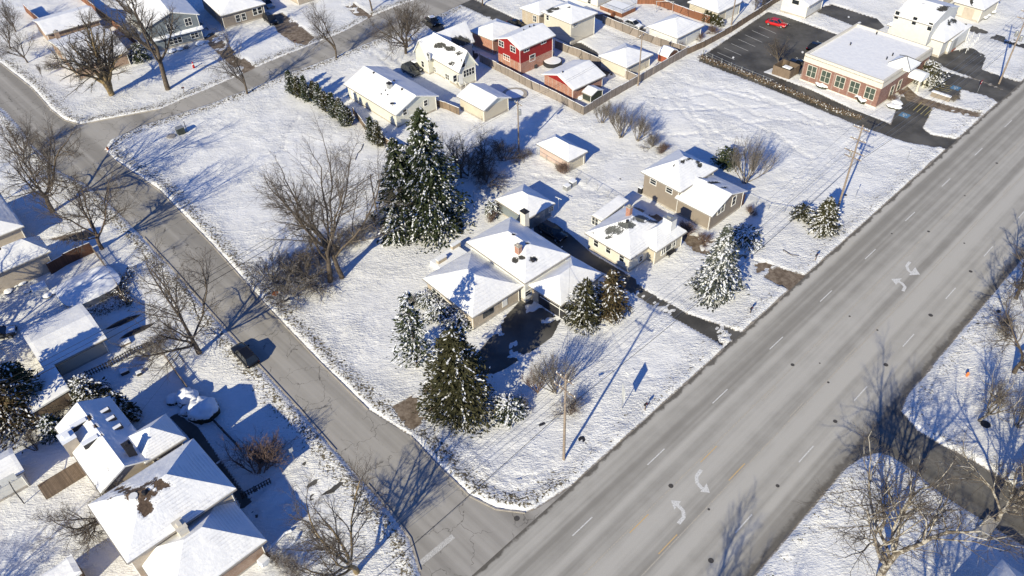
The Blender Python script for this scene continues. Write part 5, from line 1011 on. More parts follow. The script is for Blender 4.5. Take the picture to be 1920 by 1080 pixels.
mound((384, 776), 1.75, 2.0, 'largest snow capped round shrub by the shaded lawn fence', seed=3)
mound((335, 762) if 0 else (352, 772), .8, .8, 'low snow covered boulder shrub between the round shrubs', seed=4)
for i, (u, v, r, lb) in enumerate([(1545, 162, 1.6, 'snow covered bed shrub under the second office window'), (1622, 186, 2.2, 'long snow covered shrub under the right office windows'), (1680, 196, 1.0, 'snow dotted round shrub at the office corner'), (1670, 200, .8, 'small snow dotted shrub at the office corner bed'), (1682, 203, .8, 'snow dotted shrub nearest the accessible parking space'),
   (1843, 34, .9, 'first snow topped shrub beside the cream house'), (1850, 30, .8, 'second snow topped shrub beside the cream house'), (1858, 24, .9, 'third snow topped shrub beside the cream house'), (660, 178, .8, 'snow mound beside the pale ranch entrance'), (1090, 185, .8, 'snow covered clutter beside the low dark green shed'),
   (322, 98, .9, 'snow covered bush left of the blue grey house windows'), (338, 94, .8, 'snow covered bush under the wide window of the blue grey house'), (375, 84, 1.0, 'snow covered bush at the right corner of the blue grey house'), (30, 535, .7, 'snow covered bush below the tan wall'), (42, 532, .7, 'snow covered pot bush by the tan wall')]):
    mound((u, v), r, r*.75, lb, seed=10+i)

conifer((-60, 760) if 0 else (-95, 742), 12, 4.5, 'evergreen standing beyond the left border behind the board shed', 160, nb=160, per=22, snow=.3, p=.6)
conifer((-150, 690), 13, 4.5, 'evergreen standing beyond the left border behind the cut off garage', 161, nb=160, per=22, snow=.3, p=.6)
for i, (u, v, r, lb) in enumerate([(52, 548, .5, 'snow lump left of the patio table'), (62, 540, .45, 'small snow lump at the foot of the tan wall'), (90, 556, .6, 'snow lump between the patio table and the pool'), (104, 548, .6, 'snow lump at the pool edge'), (17, 548, .6, 'snow lump at the left edge below the tan wall')]): mound((u, v), r, r*.8, lb, 'snow_lump', 'snow lump', 'snow lumps on the tan house patio', 40+i)
# ================================================================ POLES, WIRES
GPOL = 'utility poles'
def pole(base, h, label, arms=(), az=0, r=.17, transf=(), lamp=None, bare=False, group=GPOL):
    b = G(*base) if len(base) == 2 else np.array(base, float); o = empty('utility_pole', b, label, 'utility pole', group)
    mb = MB(); mb.tube((0, 0, -.3), (0, 0, h), r, r*.62, 10); mb.build('pole', M['pole_wood'], o, False)
    e = np.array([math.cos(az), math.sin(az), 0]); f = np.array([-e[1], e[0], 0]); tips = []
    for z, L in arms:
        mb = MB(); mb.box(f*.16+[0, 0, z], (L, .11, .12), az); mb.tube(e*L*.3+f*.16+[0, 0, z], [0, 0, z-.7], .025, None, 5); mb.tube(-e*L*.3+f*.16+[0, 0, z], [0, 0, z-.7], .025, None, 5); am = mb.build('crossarm', M['pole_wood'], o)
        for t in (-.46, -.22, .22, .46):
            mb = MB(); mb.lathe(e*L*t+f*.16+[0, 0, z+.12], [(.03, 0), (.07, .06), (.05, .1), (.07, .14), (.03, .22)], 8); tips.append(b+e*L*t+f*.16+[0, 0, z+.32]); mb.build('insulator', M['white_trim'], am)
    for z, sd, rr in transf:
        mb = MB(); mb.lathe(e*sd*.5+[0, 0, z-.5], [(rr*.9, 0), (rr, .05), (rr, .9), (rr*.8, 1.0), (.08, 1.05)], 14); mb.build('transformer', M['metal'], o)
    if lamp:
        a = lamp[0]; d = np.array([math.cos(a), math.sin(a), 0]); mb = MB(); P_ = [np.array([0, 0, lamp[1]]), d*.9+[0, 0, lamp[1]+.55], d*lamp[2]+[0, 0, lamp[1]+.75]]
        for p, q in zip(P_, P_[1:]): mb.tube(p, q, .035, None, 6)
        mb.build('lamp_arm', M['metal'], o); mb = MB(); mb.box(d*(lamp[2]+.3)+[0, 0, lamp[1]+.66], (.75, .3, .14), a, taper=.7); mb.build('lamp_head', M['dark_metal'], o)
    return b, tips
AZ = TH+math.pi/2
p1, t1 = pole((1057, 862), 14.2, 'tall wooden utility pole with street lamp arm near the street corner', [(13.6, 2.4), (11.9, 3.0)], AZ, transf=(), lamp=(R(205), 7.2, 2.4))
mb = MB(); 
p2, t2 = pole((1568, 400), 15.2, 'wooden utility pole with four crossarms beside the conical evergreen', [(14.6, 2.4), (12.8, 2.4), (10.8, 3.0), (9.9, 2.6)], AZ, transf=((10.3, 1, .2),))
p3, t3 = pole((1873, 157), 14.2, 'wooden utility pole with transformers in front of the white house', [(13.6, 2.4), (12.4, 3.0)], AZ, transf=((9.6, 1, .3), (9.0, -1, .3)))
p0 = RW(along(p1)-75, off(p1)+1); p4 = RW(along(p3)+60, off(p3))
def wire(pts, sag, label, r=.016, name='power_line', group='overhead wires', mat='wire'):
    mb = MB()
    for a, b in zip(pts, pts[1:]):
        a = np.array(a, float); b = np.array(b, float); n = 14; prev = a
        for i in range(1, n+1):
            t = i/n; q_ = a*(1-t)+b*t; q_[2] -= sag*4*t*(1-t); mb.tube(prev, q_, r, None, 4, cap=False); prev = q_
    return tag(mb.build(name, M[mat]), label, 'wire', group)
M['wire'] = plain('aluminium wire', (.30, .30, .30), .4, .05, 1, .8)
M['wire_dark'] = plain('black cable', (.03, .03, .03), .6)
nm = ['outermost', 'second', 'third', 'innermost']
for i in range(4):
    e = np.array([math.cos(AZ), math.sin(AZ), 0])
    wire([p0+e*(1.4-.93*i)+[0, 0, 14], t1[i+4 if i < 4 else i], t2[i+8], t3[i+4], p4+e*(1.4-.93*i)+[0, 0, 13]], 1.1, 'lower bare overhead wire along the main road, %s of four from the road' % nm[3-i])
for i in (0, 3):
    wire([p0+e*(.9-.6*i)+[0, 0, 15.5], t1[i], t2[i], t3[i], p4+[0, 0, 14]], .9, 'upper overhead wire along the main road on the %s end of the crossarms' % ('road' if i else 'house'))
wire([p0+[0, 0, 8.6], p1+[0, 0, 8.8], p2+[0, 0, 8.4], p3+[0, 0, 8.2], p4+[0, 0, 8]], 1.3, 'thick black communication cable slung lowest along the main road', .03, mat='wire_dark')
q5, _ = pole((707, 403), 7.5, 'short bare wooden pole on the overgrown fence row', [(7.0, 1.0)], R(45), r=.14)
q4, t4_ = pole((973, 283), 9.5, 'rear wooden utility pole behind the pink garage', [(8.8, 1.8)], R(-50), r=.15, transf=((7.6, 1, .24),))
q6, _ = pole((1196, 162), 10.5, 'wooden utility pole at the fence junction beside the cream garage', [(9.9, 1.4)], R(45), r=.15)
q7, _ = pole((1371, 48), 11, 'wooden utility pole behind the white garage at the long fence', [(10.3, 1.6)], R(45), r=.15)
qa = np.array([-62., 40, 0]); qb = q7+(q7-q6)*2
for s_ in (-.35, .35):
    wire([G(-40, 738+12*(s_ > 0), 8.5), q5+[s_, 0, 7.1]], 1.0, 'overhead wire from the left edge to the short bare pole, %s one' % ('upper' if s_ < 0 else 'lower'), .03, mat='wire_dark')
    wire([q5+[s_, 0, 7.1], q4+[s_, 0, 8.9], q6+[s_, 0, 10.1], q7+[s_, 0, 10.5], qb+[s_, 0, 10]], .8, 'rear overhead wire along the back lots, %s one' % ('left' if s_ < 0 else 'right'), .018, mat='wire_dark')
wire([G(-40, 760, 8), q5+[0, 0, 6.0]], 1.2, 'thick telephone cable from the left edge to the short bare pole', .045, mat='wire_dark')
wire([q6+[0, 0, 9.4], G(1042, 62, 5.2)], .5, 'service wire from the fence junction pole to the red house', .015, mat='wire_dark')
wire([p1+[0, 0, 8.6], G(1069, 478, 4.3)], .7, 'service wire from the near utility pole to the buff brick ranch', .015)
wire([p2+[0, 0, 8.6], G(1402, 358, 3.5)], .7, 'service wire from the roadside pole to the taupe house', .015)
wire([q6+[0, 0, 9.4], G(1120, 60, 4)], .4, 'service wire from the fence junction pole towards the cream house', .015, mat='wire_dark')
wire([G(240, 800, 5), G(430, 540, 9), ], .6, 'thin cable from the skylight roof to the side street', .014, mat='wire_dark')
# ================================================================ FENCES
def fence(pts, h, label, mat='fence_grey', style='board', step=2.4, group='board fences', cap=True, name='fence'):
    P = [G(*p) for p in pts]; o = empty(name, P[0], label, 'fence', group); g = random.Random(int(pts[0][0]*3+pts[0][1]))
    for a, b in zip(P, P[1:]):
        L = np.linalg.norm(b-a); n = max(1, int(round(L/step))); d = (b-a)/L; nn = np.array([-d[1], d[0], 0]); hh = h
        for i in range(n):
            p, q_ = a+d*L*i/n, a+d*L*(i+1)/n; z = h*(1+g.uniform(-.03, .03)); tl = nn*g.uniform(-.05, .05); mb = MB(off=P[0])
            if style == 'board':
                mb.hexa([p+d*.05-nn*.03, q_-d*.05-nn*.03, q_-d*.05+nn*.03, p+d*.05+nn*.03], [x+tl+np.array([0, 0, z]) for x in (p+d*.05-nn*.03, q_-d*.05-nn*.03, q_-d*.05+nn*.03, p+d*.05+nn*.03)])
                o2 = mb.build('panel', M[mat], o)
                if cap:
                    mb = MB(off=P[0]); mb.hexa([x+tl+np.array([0, 0, z]) for x in (p+d*.05-nn*.05, q_-d*.05-nn*.05, q_-d*.05+nn*.05, p+d*.05+nn*.05)], [x+tl+np.array([0, 0, z+.05]) for x in (p+d*.08-nn*.03, q_-d*.08-nn*.03, q_-d*.08+nn*.03, p+d*.08+nn*.03)]); mb.build('snow_cover', M['snow_plain'], o2)
            elif style == 'picket':
                k = int(np.linalg.norm(q_-p)/.30)
                for j in range(k): x = p+(q_-p)*(j+.5)/k; mb.box(x-nn*.02, (.13, .03, z), math.atan2(d[1], d[0]))
                for zz in (.3, .8): mb.box((p+q_)/2+nn*.02+[0, 0, zz*h], (np.linalg.norm(q_-p), .05, .08), math.atan2(d[1], d[0]))
                mb.build('panel', M[mat], o)
            elif style == 'rail':
                for zz in (.5, .95): mb.tube(p+[0, 0, zz*h], q_+[0, 0, zz*h], .03, None, 5)
                mb.build('rail', M[mat], o)
            elif style == 'chain':
                mb.tube(p+[0, 0, h], q_+[0, 0, h], .025, None, 5); k = int(np.linalg.norm(q_-p)/.25)
                for j in range(k):
                    x = p+(q_-p)*j/k; y = p+(q_-p)*min(1, (j+4)/k); mb.tube(x, y+[0, 0, h], .004, None, 3, cap=False); mb.tube(x+[0, 0, h], y, .004, None, 3, cap=False)
                mb.build('mesh_panel', M[mat], o)
            mb = MB(off=P[0]); mb.box(p, (.11, .11, z+.08), math.atan2(d[1], d[0])) if style != 'chain' else mb.tube(p, p+[0, 0, h+.05], .035, None, 6); mb.build('post', M[mat], o)
    return o
fence([(900, 117), (948, 142), (995, 167), (1046, 191), (1094, 217)], 1.8, 'long grey board fence behind the red house yard running down to the corner')
fence([(1094, 217), (1145, 186), (1195, 158), (1240, 132), (1288, 104)], 1.8, 'grey board fence from the lower corner past the pole to the barn shed corner')
fence([(1041, 92), (1090, 110), (1140, 133), (1194, 158)], 1.8, 'grey board fence between the brick garage and the cream garage')
fence([(1130, 44), (1180, 65), (1230, 85), (1288, 104)], 1.8, 'grey board fence between the snowy yard and the silver car')
fence([(1288, 104), (1320, 90), (1370, 62), (1420, 30), (1452, 8), (1480, -8)], 1.6, 'long grey board fence along the back of the parking lot', mat='wood_old')
fence([(1195, 8), (1225, 8), (1262, 22), (1300, 36), (1330, 46)], 1.8, 'rust coloured board fence at the top behind the white garage', mat='fence_rust')
fence([(50, 24), (84, 54), (130, 44), (178, 32)], 2.0, 'rust brown board fence around the yard behind the brick ranch', mat='fence_rust')
fence([(140, -8), (170, 15), (200, 40), (235, 68), (268, 98)], 1.8, 'rust board fence between the brick ranch and the blue grey house', mat='fence_rust')
fence([(817, 200), (838, 206), (862, 216)], 1.5, 'short brown lattice fence between the pale ranch and the beige garage', mat='wood_old')
fence([(663, 215), (690, 250), (722, 270), (745, 285)], 1.5, 'weathered low fence behind the row of narrow evergreens', mat='wood_old')
fence([(98, 515), (128, 498), (152, 486), (178, 475)], 2.1, 'dark brown slatted fence at the end of the tan walled house', mat='fence_brown')
fence([(178, 475), (200, 505), (225, 545), (240, 575)], 1.4, 'tan rail fence on the street side of the snow covered pool', mat='pole_wood', style='picket', cap=False)
fence([(125, 727), (165, 708), (210, 687), (250, 665), (290, 648)], 1.1, 'dark picket fence across the shaded yard', mat='dark_metal', style='picket', cap=False, group='picket fences')
fence([(310, 670), (330, 700), (358, 738)], 1.1, 'picket fence whose striped shadow falls on the lawn', mat='pole_wood', style='picket', cap=False, group='picket fences')
fence([(395, 785), (420, 812), (445, 838), (455, 850)], 1.0, 'low dark picket fence beside the largest round shrub', mat='dark_metal', style='picket', cap=False, group='picket fences')
fence([(455, 935), (480, 922), (510, 905)], 1.0, 'low dark picket fence at the end of the dark walkway', mat='dark_metal', style='picket', cap=False, group='picket fences')
fence([(888, 372), (925, 392), (960, 410)], 1.2, 'wire mesh fence behind the buff brick ranch', mat='metal', style='chain', cap=False, group='wire fences')
fence([(1008, 292), (1060, 325), (1120, 358), (1160, 382)], 1.2, 'wire mesh fence between the pink garage and the bungalow', mat='metal', style='chain', cap=False, group='wire fences')
fence([(1318, 104), (1370, 128), (1430, 152), (1450, 160)], 1.1, 'metal rail fence on the edge of the parking lot', mat='metal', style='rail', cap=False, group='rail fences')
fence([(1395, 375), (1440, 395), (1500, 405)], 1.2, 'wire mesh fence behind the lawn of the taupe house', mat='metal', style='chain', cap=False, group='wire fences')
fence([(555, 530), (600, 495), (660, 460), (705, 432), (735, 415)], 1.3, 'old wire mesh fence buried in the overgrown fence row', mat='wood_old', style='chain', cap=False, group='wire fences')
# hedge along the drive
g = np.random.default_rng(5)
def hedge(pts, w, h, label, n, mat='needle_brown', snow=.25):
    P = [G(*p) for p in pts]; o = P[0]; C = []
    L = [np.linalg.norm(b-a) for a, b in zip(P, P[1:])]
    for _ in range(n):
        k = g.choice(len(L), p=np.array(L)/sum(L)); t = g.uniform(); p = P[k]*(1-t)+P[k+1]*t; C.append(p+np.array([g.normal(0, w/2), g.normal(0, w/2), g.uniform(.1, h)]))
    C = np.array(C); A = unit(g.normal(0, 1, C.shape)); B_ = unit(np.cross(A, g.normal(0, 1, C.shape))); s = g.uniform(.08, .2, (n, 1)); sn = (g.uniform(0, 1, n) < snow).astype(float)
    V = np.stack([C-A*s, C+B_*s*.4, C+A*s, C-B_*s*.4], 1).reshape(-1, 3)-o
    ob = quads_mesh('hedge', V, [M[mat]], None, {'snow': np.repeat(sn, 4), 'tint': np.repeat(g.uniform(0, 1, n), 4)}); ob.location = tuple(o); return tag(ob, label, 'hedge')
M['dry_leaf'] = needle_mat('dry brown leaves', (.07, .05, .035), (.17, .13, .09))
hedge([(1312, 110), (1380, 135), (1440, 158), (1500, 182), (1560, 208), (1615, 225)], .6, .75, 'long low brown hedge between the snowy field and the office drive', 5200, 'dry_leaf', .10)
hedge([(250, 505), (232, 540), (245, 580)], .8, 1.0, 'dark overgrown hedge around the snow covered pool', 900)
hedge([(205, 545), (240, 570), (190, 590), (165, 585)], 1.0, .9, 'dark hedge below the snow covered pool', 900, 'needle_brown')
# ================================================================ VEHICLES
M['car_black'] = plain('black car paint', (.012, .013, .016), .22, .1, 1, .2, .6); M['car_red'] = plain('red car paint', (.55, .02, .02), .25, .05, 1, .1, .6); M['car_silver'] = plain('silver car paint', (.45, .46, .47), .3, .05, 1, .5, .5)
M['car_grey'] = plain('dark grey car paint', (.06, .065, .07), .3, .05, 1, .3, .5); M['car_glass'] = plain('car glass', (.015, .018, .02), .06, .1, 1, 0, .7); M['lamp_white'] = plain('clear lamp lens', (.6, .6, .58), .2); M['lamp_red'] = plain('red lamp lens', (.4, .02, .02), .25)
def car(base, heading, label, paint, kind='suv', L=4.7, snow=0, name='parked_car', group='parked cars', z=0.0):
    W_, hb, hr = 1.86, (.98 if kind == 'suv' else .86), (1.72 if kind == 'suv' else 1.42)
    o = empty(name, G(*base)+[0, 0, z], label, 'car', group, heading)
    st = ([(-.5, .62, .80, .82), (-.47, .38, .96, .92), (-.40, .30, 1.0, 1), (-.2, .28, 1.02, 1), (.12, .28, 1.02, 1), (.20, .28, 1.0, 1), (.40, .30, .90, .98), (.475, .36, .82, .92), (.5, .5, .72, .8)])
    V = []; F = []
    for x, zb, zt, wd in st:
        ztt = zt*hb; w = W_/2*wd
        V += [(x*L, -w*.9, zb), (x*L, -w, zb+.18), (x*L, -w, ztt-.16), (x*L, -w*.88, ztt), (x*L, w*.88, ztt), (x*L, w, ztt-.16), (x*L, w, zb+.18), (x*L, w*.9, zb)]
    n = len(st)
    for i in range(n-1):
        for j in range(8): F.append((i*8+j, (i+1)*8+j, (i+1)*8+(j+1) % 8, i*8+(j+1) % 8))
    F += [tuple(range(8)), tuple((n-1)*8+j for j in range(7, -1, -1))]
    mb = MB(); mb.add(V, F); body = mb.build('body', M[paint], o, True)
    x0, x1, x2, x3 = ((-.47, -.38, .06, .22) if kind == 'suv' else (-.40, -.22, .05, .23)); y0, y1 = W_/2*.86, W_/2*.68; zb = hb-.03
    mb = MB(); b4 = [(x0*L, -y0, zb), (x3*L, -y0, zb), (x3*L, y0, zb), (x0*L, y0, zb)]; t4 = [(x1*L, -y1, hr-.05), (x2*L, -y1, hr-.05), (x2*L, y1, hr-.05), (x1*L, y1, hr-.05)]; mb.hexa(b4, t4); mb.build('windows', M['car_glass'], o)
    mb = MB(); mb.hexa([(x1*L, -y1, hr-.06), (x2*L, -y1, hr-.06), (x2*L, y1, hr-.06), (x1*L, y1, hr-.06)], [(x1*L+.12, -y1+.06, hr+.02), (x2*L-.12, -y1+.06, hr+.02), (x2*L-.12, y1-.06, hr+.02), (x1*L+.12, y1-.06, hr+.02)])
    for sy in (-1, 1):
        for (a, c_) in (((x0*L, sy*(y0+.004), zb), (x1*L, sy*(y1+.006), hr-.03)), ((x3*L, sy*(y0+.004), zb), (x2*L, sy*(y1+.006), hr-.03)), (((x0+x3)/2*L, sy*(y0+.01), zb), ((x1+x2)/2*L, sy*(y1+.012), hr-.03))): mb.tube(a, c_, .035, None, 5)
    mb.build('roof', M[paint], o)
    for sx in (-.31, .31):
        for sy in (-1, 1):
            mb = MB(); mb.tube((sx*L, sy*(W_/2-.24), .34), (sx*L, sy*(W_/2+.01), .34), .34, None, 18); w_ = mb.build('wheel', M['tyre'], o); mb = MB(); mb.tube((sx*L, sy*(W_/2-.02), .34), (sx*L, sy*(W_/2+.025), .34), .20, None, 12); mb.build('rim', M['metal'], w_)
    for sy in (-1, 1):
        mb = MB(); mb.box((.487*L, sy*.62, .58), (.12, .4, .14)); mb.build('headlight', M['lamp_white'], o); mb = MB(); mb.box((-.475*L, sy*.68, .72), (.1, .16, .14)); mb.build('tail_light', M['lamp_red'], o)
        mb = MB(); mb.box((.17*L, sy*(W_/2+.07), hb-.02), (.14, .2, .14)); mb.build('mirror', M[paint], o)
    if snow:
        mb = MB(); mb.hexa([(x1*L, -y1, hr+.0), (x2*L, -y1, hr), (x2*L, y1, hr), (x1*L, y1, hr)], [(x1*L+.1, -y1+.1, hr+.09), (x2*L-.1, -y1+.1, hr+.09), (x2*L-.1, y1-.1, hr+.09), (x1*L+.1, y1-.1, hr+.09)])
        if snow > 1: mb.hexa([(.23*L, -.75, hb-.06), (.46*L, -.7, hb-.18), (.46*L, .7, hb-.18), (.23*L, .75, hb-.06)], [(.24*L, -.7, hb+.04), (.45*L, -.6, hb-.06), (.45*L, .6, hb-.06), (.24*L, .7, hb+.04)]); mb.hexa([(-.49*L, -.75, hb-.1), (x0*L, -.78, hb-.05), (x0*L, .78, hb-.05), (-.49*L, .75, hb-.1)], [(-.48*L, -.6, hb+.02), (x0*L, -.7, hb+.05), (x0*L, .7, hb+.05), (-.48*L, .6, hb+.02)])
        mb.build('snow_cover', M['snow_plain'], o)
    return o
dB_ = G(400, 583)-G(560, 757); hB = math.atan2(dB_[1], dB_[0])
car((462, 672), hB, 'black car driving on the side street beside the bare verge tree', 'car_black', 'suv', 4.8, name='car', group='parked cars')
car((1036, 441), R(-47), 'dark car in the shade between the buff ranch and the bungalow', 'car_black', 'suv')
car((1455, 48), R(-38), 'bright red car in the parking lot', 'car_red', 'sedan', 4.5)
car((1527, 92), R(45), 'black car at the left rear wall of the office', 'car_black', 'sedan', 4.5)
car((1488, 124), R(45), 'black car beside the wooden bin enclosure', 'car_black', 'sedan', 4.5)
car((1187, 50), R(-47), 'silver car with snow on its roof behind the grey fence', 'car_silver', 'sedan', 4.6, 2)
car((812, 44), R(-60), 'black snow dusted car parked at the street above the yellow cottage', 'car_black', 'sedan', 4.7, 1)
car((771, 138), R(-50), 'black car with patches of snow between the pale ranch and the yellow cottage', 'car_grey', 'suv', 4.7)
car((790, 155) if 0 else (782, 128), R(-50), 'dark car with snow on its roof right behind the black one by the yellow cottage', 'car_grey', 'sedan', 4.5, 1)
car((508, 42), R(-55), 'dark pick up style car on the bare driveway near the top edge', 'car_black', 'suv', 5.0)
car((503, 12), R(-55), 'grey car beside the porch of the house at the top edge', 'car_silver', 'suv', 4.5)
car((0, 632), R(20), 'dark car with snow on its bonnet at the left edge', 'car_grey', 'sedan', 4.6, 2)
car((968, 50), R(-47), 'dark car between the red house and the cream house', 'car_black', 'sedan', 4.5)
# covered boats
for i, (u, v, l, lb) in enumerate([(232, 605, 4.6, 'upturned dark canoe on the shaded snow, the one nearer the pool'), (258, 622, 4.4, 'upturned dark canoe on the shaded snow, the one nearer the street')]):
    mb = MB(); n = 14; V = []; F = []
    for k in range(n+1):
        t = k/n*2-1; w = .45*(1-t*t)**.7+.02; h = .36*(1-abs(t)**3*.4)
        for j in range(7): a = math.pi*j/6; V.append((t*l/2, w*math.cos(a), .12+h*math.sin(a)*(.4+.6*(1-t*t))))
    for k in range(n):
        for j in range(6): F.append((k*7+j, (k+1)*7+j, (k+1)*7+j+1, k*7+j+1))
    mb.add(V, F); o = mb.build('canoe', M['dark_metal']); o.location = tuple(G(u, v)); o.rotation_euler = (0, 0, R(35)); tag(o, lb, 'canoe', 'upturned canoes')
# ================================================================ SMALL THINGS
def P3(u, v, z=0): return G(u, v)+np.array([0, 0, z])
# pool
c = G(168, 540, .6); c[2] = 0; o = empty('swimming_pool', c, 'rounded above ground pool under a lumpy snow cover beside the tan house', 'pool'); a0 = R(-48); A_, B_ = 3.3, 3.9
def oval(r, z, n=48):
    out = []
    for t in np.arange(n)*2*math.pi/n:
        x = A_*r*np.sign(math.cos(t))*abs(math.cos(t))**.62; y = B_*r*np.sign(math.sin(t))*abs(math.sin(t))**.62; out.append((x*math.cos(a0)-y*math.sin(a0), x*math.sin(a0)+y*math.cos(a0), z))
    return out
mb = MB(); n = 48; mb.add(oval(1, 0)+oval(1, 1.1), [(i, (i+1) % n, n+(i+1) % n, n+i) for i in range(n)]); mb.build('wall', M['metal'], o)
V = [(0, 0, 1.35)]
for k in range(1, 17):
    ring = np.array(oval(1.03*k/16, 1.12)); e_ = 1-(k/16)**6; ring[:, 2] += (fbm(ring[:, 0]*.45+3, ring[:, 1]*.45, 4, 3)*1.0+.25)*e_-.02*(k == 16); V += [tuple(q) for q in ring]
F = [(0, 1+i, 1+(i+1) % n) for i in range(n)]+[(1+k*n+i, 1+(k+1)*n+i, 1+(k+1)*n+(i+1) % n, 1+k*n+(i+1) % n) for k in range(15) for i in range(n)]
mb = MB(); mb.add(V, F); mb.build('snow_cover', M['snow_plain'], o, True)
# round pool / trampoline in the red house yard
o = empty('round_pool', G(1036, 121), 'small round pool with dark rim and snow inside by the brick garage', 'pool'); mb = MB(); mb.lathe((0, 0, 0), [(1.9, 0), (1.9, .9), (1.8, .9)], 28); mb.build('wall', M['dark_metal'], o); mb = MB(); mb.lathe((0, 0, .88), [(1.78, 0), (1.6, .06), (.5, .1)], 28); mb.build('snow_cover', M['snow_plain'], o)
o = empty('round_pool', G(962, 170) if 0 else G(1000, 1) if 0 else G(965, 178), 'round snow covered garden pond edge beside the beige garage', 'pond'); mb = MB(); mb.lathe((0, 0, 0), [(2.4, 0), (2.4, .28), (2.2, .3)], 28); mb.build('rim', M['concrete'], o); mb = MB(); mb.lathe((0, 0, .2), [(2.2, 0), (2.0, .09), (.8, .13)], 28); mb.build('snow_cover', M['snow_plain'], o)
# sign board on post
M['sign_back'] = plain('pale sign metal', (.62, .63, .62), .5, .05)
o = empty('road_sign', G(1166, 767), 'tall white sign board on a thin post beside the main road', 'sign'); mb = MB(); mb.tube((0, 0, -.2), (0, 0, 3.9), .045, None, 6); mb.build('post', M['metal'], o)
d_ = R(42+8); mb = MB(); mb.box((0, 0, 1.9), (1.35, .05, 2.0), d_+R(95-50)); mb.build('sign_board', M['sign_back'], o)
o = empty('field_marker', G(1170, 745) if 0 else G(1182, 698), 'small white real estate stub lying in the snow', 'marker')
mb = MB(); mb.box((0, 0, .08), (1.1, .5, .12), .6); mb.build('board', M['white_trim'], o)
def mailbox(base, label, rot, col='dark_metal', h=1.1, group='mailboxes'):
    o = empty('mailbox', G(*base), label, 'mailbox', group, rot); mb = MB(); mb.box((0, 0, -.1), (.1, .1, h)); mb.build('post', M['wood_old'], o)
    mb = MB(); n = 8; A = [(-.26, .11*math.cos(math.pi*i/n), h+.12+.11*math.sin(math.pi*i/n)) for i in range(n+1)]+[(-.26, -.11, h-.02), (-.26, .11, h-.02)]; Bm = [(.26, y, z) for _, y, z in A]; m_ = len(A)
    mb.add(A+Bm, [tuple(range(m_)), tuple(range(2*m_-1, m_-1, -1))]+[(i, m_+i, m_+(i+1) % m_, (i+1) % m_) for i in range(m_)]); mb.build('box', M[col], o); mb = MB(); mb.box((.1, -.13, h+.05), (.05, .02, .22)); mb.build('flag', M['lamp_red'], o)
mailbox((1209, 770), 'black mailbox on the verge right of the tall white sign board', R(43)); mailbox((1406, 590), 'dark mailbox at the bungalow lawn by the main road', R(43)); mailbox((1528, 490), 'blue mailbox on the verge near the taupe house driveway', R(43), 'lamp_blue' if 'lamp_blue' in M else 'car_grey')
mailbox((554, 86), 'small mailbox with snow beside the upper street kerb', R(30)); mailbox((346, 175), 'small dark mailbox on the verge near the thick trunked tree', R(20))
# hydrants
def hydrant(base, label, mat):
    o = empty('fire_hydrant', G(*base), label, 'fire hydrant', 'fire hydrants'); mb = MB(); mb.lathe((0, 0, 0), [(.17, 0), (.17, .05), (.12, .08), (.12, .55), (.16, .57), (.16, .62), (.12, .7), (.04, .78)], 14); mb.build('barrel', M[mat], o)
    mb = MB(); mb.tube((-.22, 0, .45), (.22, 0, .45), .06, None, 8); mb.tube((0, 0, .45), (0, -.2, .45), .075, None, 8); mb.build('nozzle', M[mat], o)
M['orange'] = plain('orange paint', (.65, .20, .06), .5, .15); M['blue_paint'] = plain('blue paint', (.08, .17, .34), .6, .1)
hydrant((203, 282), 'orange fire hydrant on the street corner of the big snowy lot', 'orange'); hydrant((1812, 706), 'red orange fire hydrant on the snow right of the main road', 'orange')
o = empty('warning_sign', G(521, 566), 'orange diamond sign on a short post beside the brush mound', 'sign'); mb = MB(); mb.tube((0, 0, 0), (0, 0, 1.5), .03, None, 6); mb.build('post', M['metal'], o)
mb = MB(); c_ = np.array([0, 0, 1.55]); a_ = np.array([math.cos(R(40)), math.sin(R(40)), 0])*.5; b_ = np.array([0, 0, .5]); nn = np.array([math.sin(R(40)), -math.cos(R(40)), 0])*.02
nn2 = np.array([.25, -.3, .3]); mb.hexa([c_-a_-nn, c_-b_-nn, c_+a_-nn, c_+b_-nn], [c_-a_+nn, c_-b_+nn, c_+a_+nn, c_+b_+nn]); mb.build('sign_plate', M['orange'], o)
# stop sign poles / street sign posts
def post_sign(base, h, label, head, mat, name='street_sign', rot=0):
    o = empty(name, G(*base), label, 'sign', 'sign posts', rot); mb = MB(); mb.tube((0, 0, -.1), (0, 0, h), .035, None, 6); mb.build('post', M['metal'], o); mb = MB()
    for z, w_, hh, r_ in head: mb.box((0, -.05, z), (w_, .03, hh), r_)
    mb.build('sign_plate', M[mat], o)
post_sign((553, 866), 2.4, 'thin sign post on the snow bank beside the tracked driveway', [(1.9, .45, .6, 0)], 'sign_back', rot=R(40))
post_sign((253, 272), 2.4, 'thin street name post on the big snowy lot near the street corner', [(2.1, .7, .18, 0)], 'sign_back', rot=R(40))
post_sign((1702, 101) if 0 else (1833, 172), 2.2, 'red and white no entry sign at the office driveway', [(1.6, .7, .7, 0)], 'lamp_red', rot=R(43))
o = [x for x in S.objects if x.get('label') == 'red and white no entry sign at the office driveway'][0]; mb = MB(); mb.box((0, -.09, 1.88), (.5, .03, .14)); mb.build('white_bar', M['white_trim'], o)
post_sign((1700, 303) if 0 else (1700, 302), 2.2, 'slim metal marker post on the snowy verge near the office drive', [(1.8, .12, .4, 0)], 'sign_back', rot=0)
post_sign((1603, 372), 2.2, 'slim marker post on the snowy verge right of the conical evergreen', [(1.8, .12, .4, 0)], 'sign_back', rot=0)
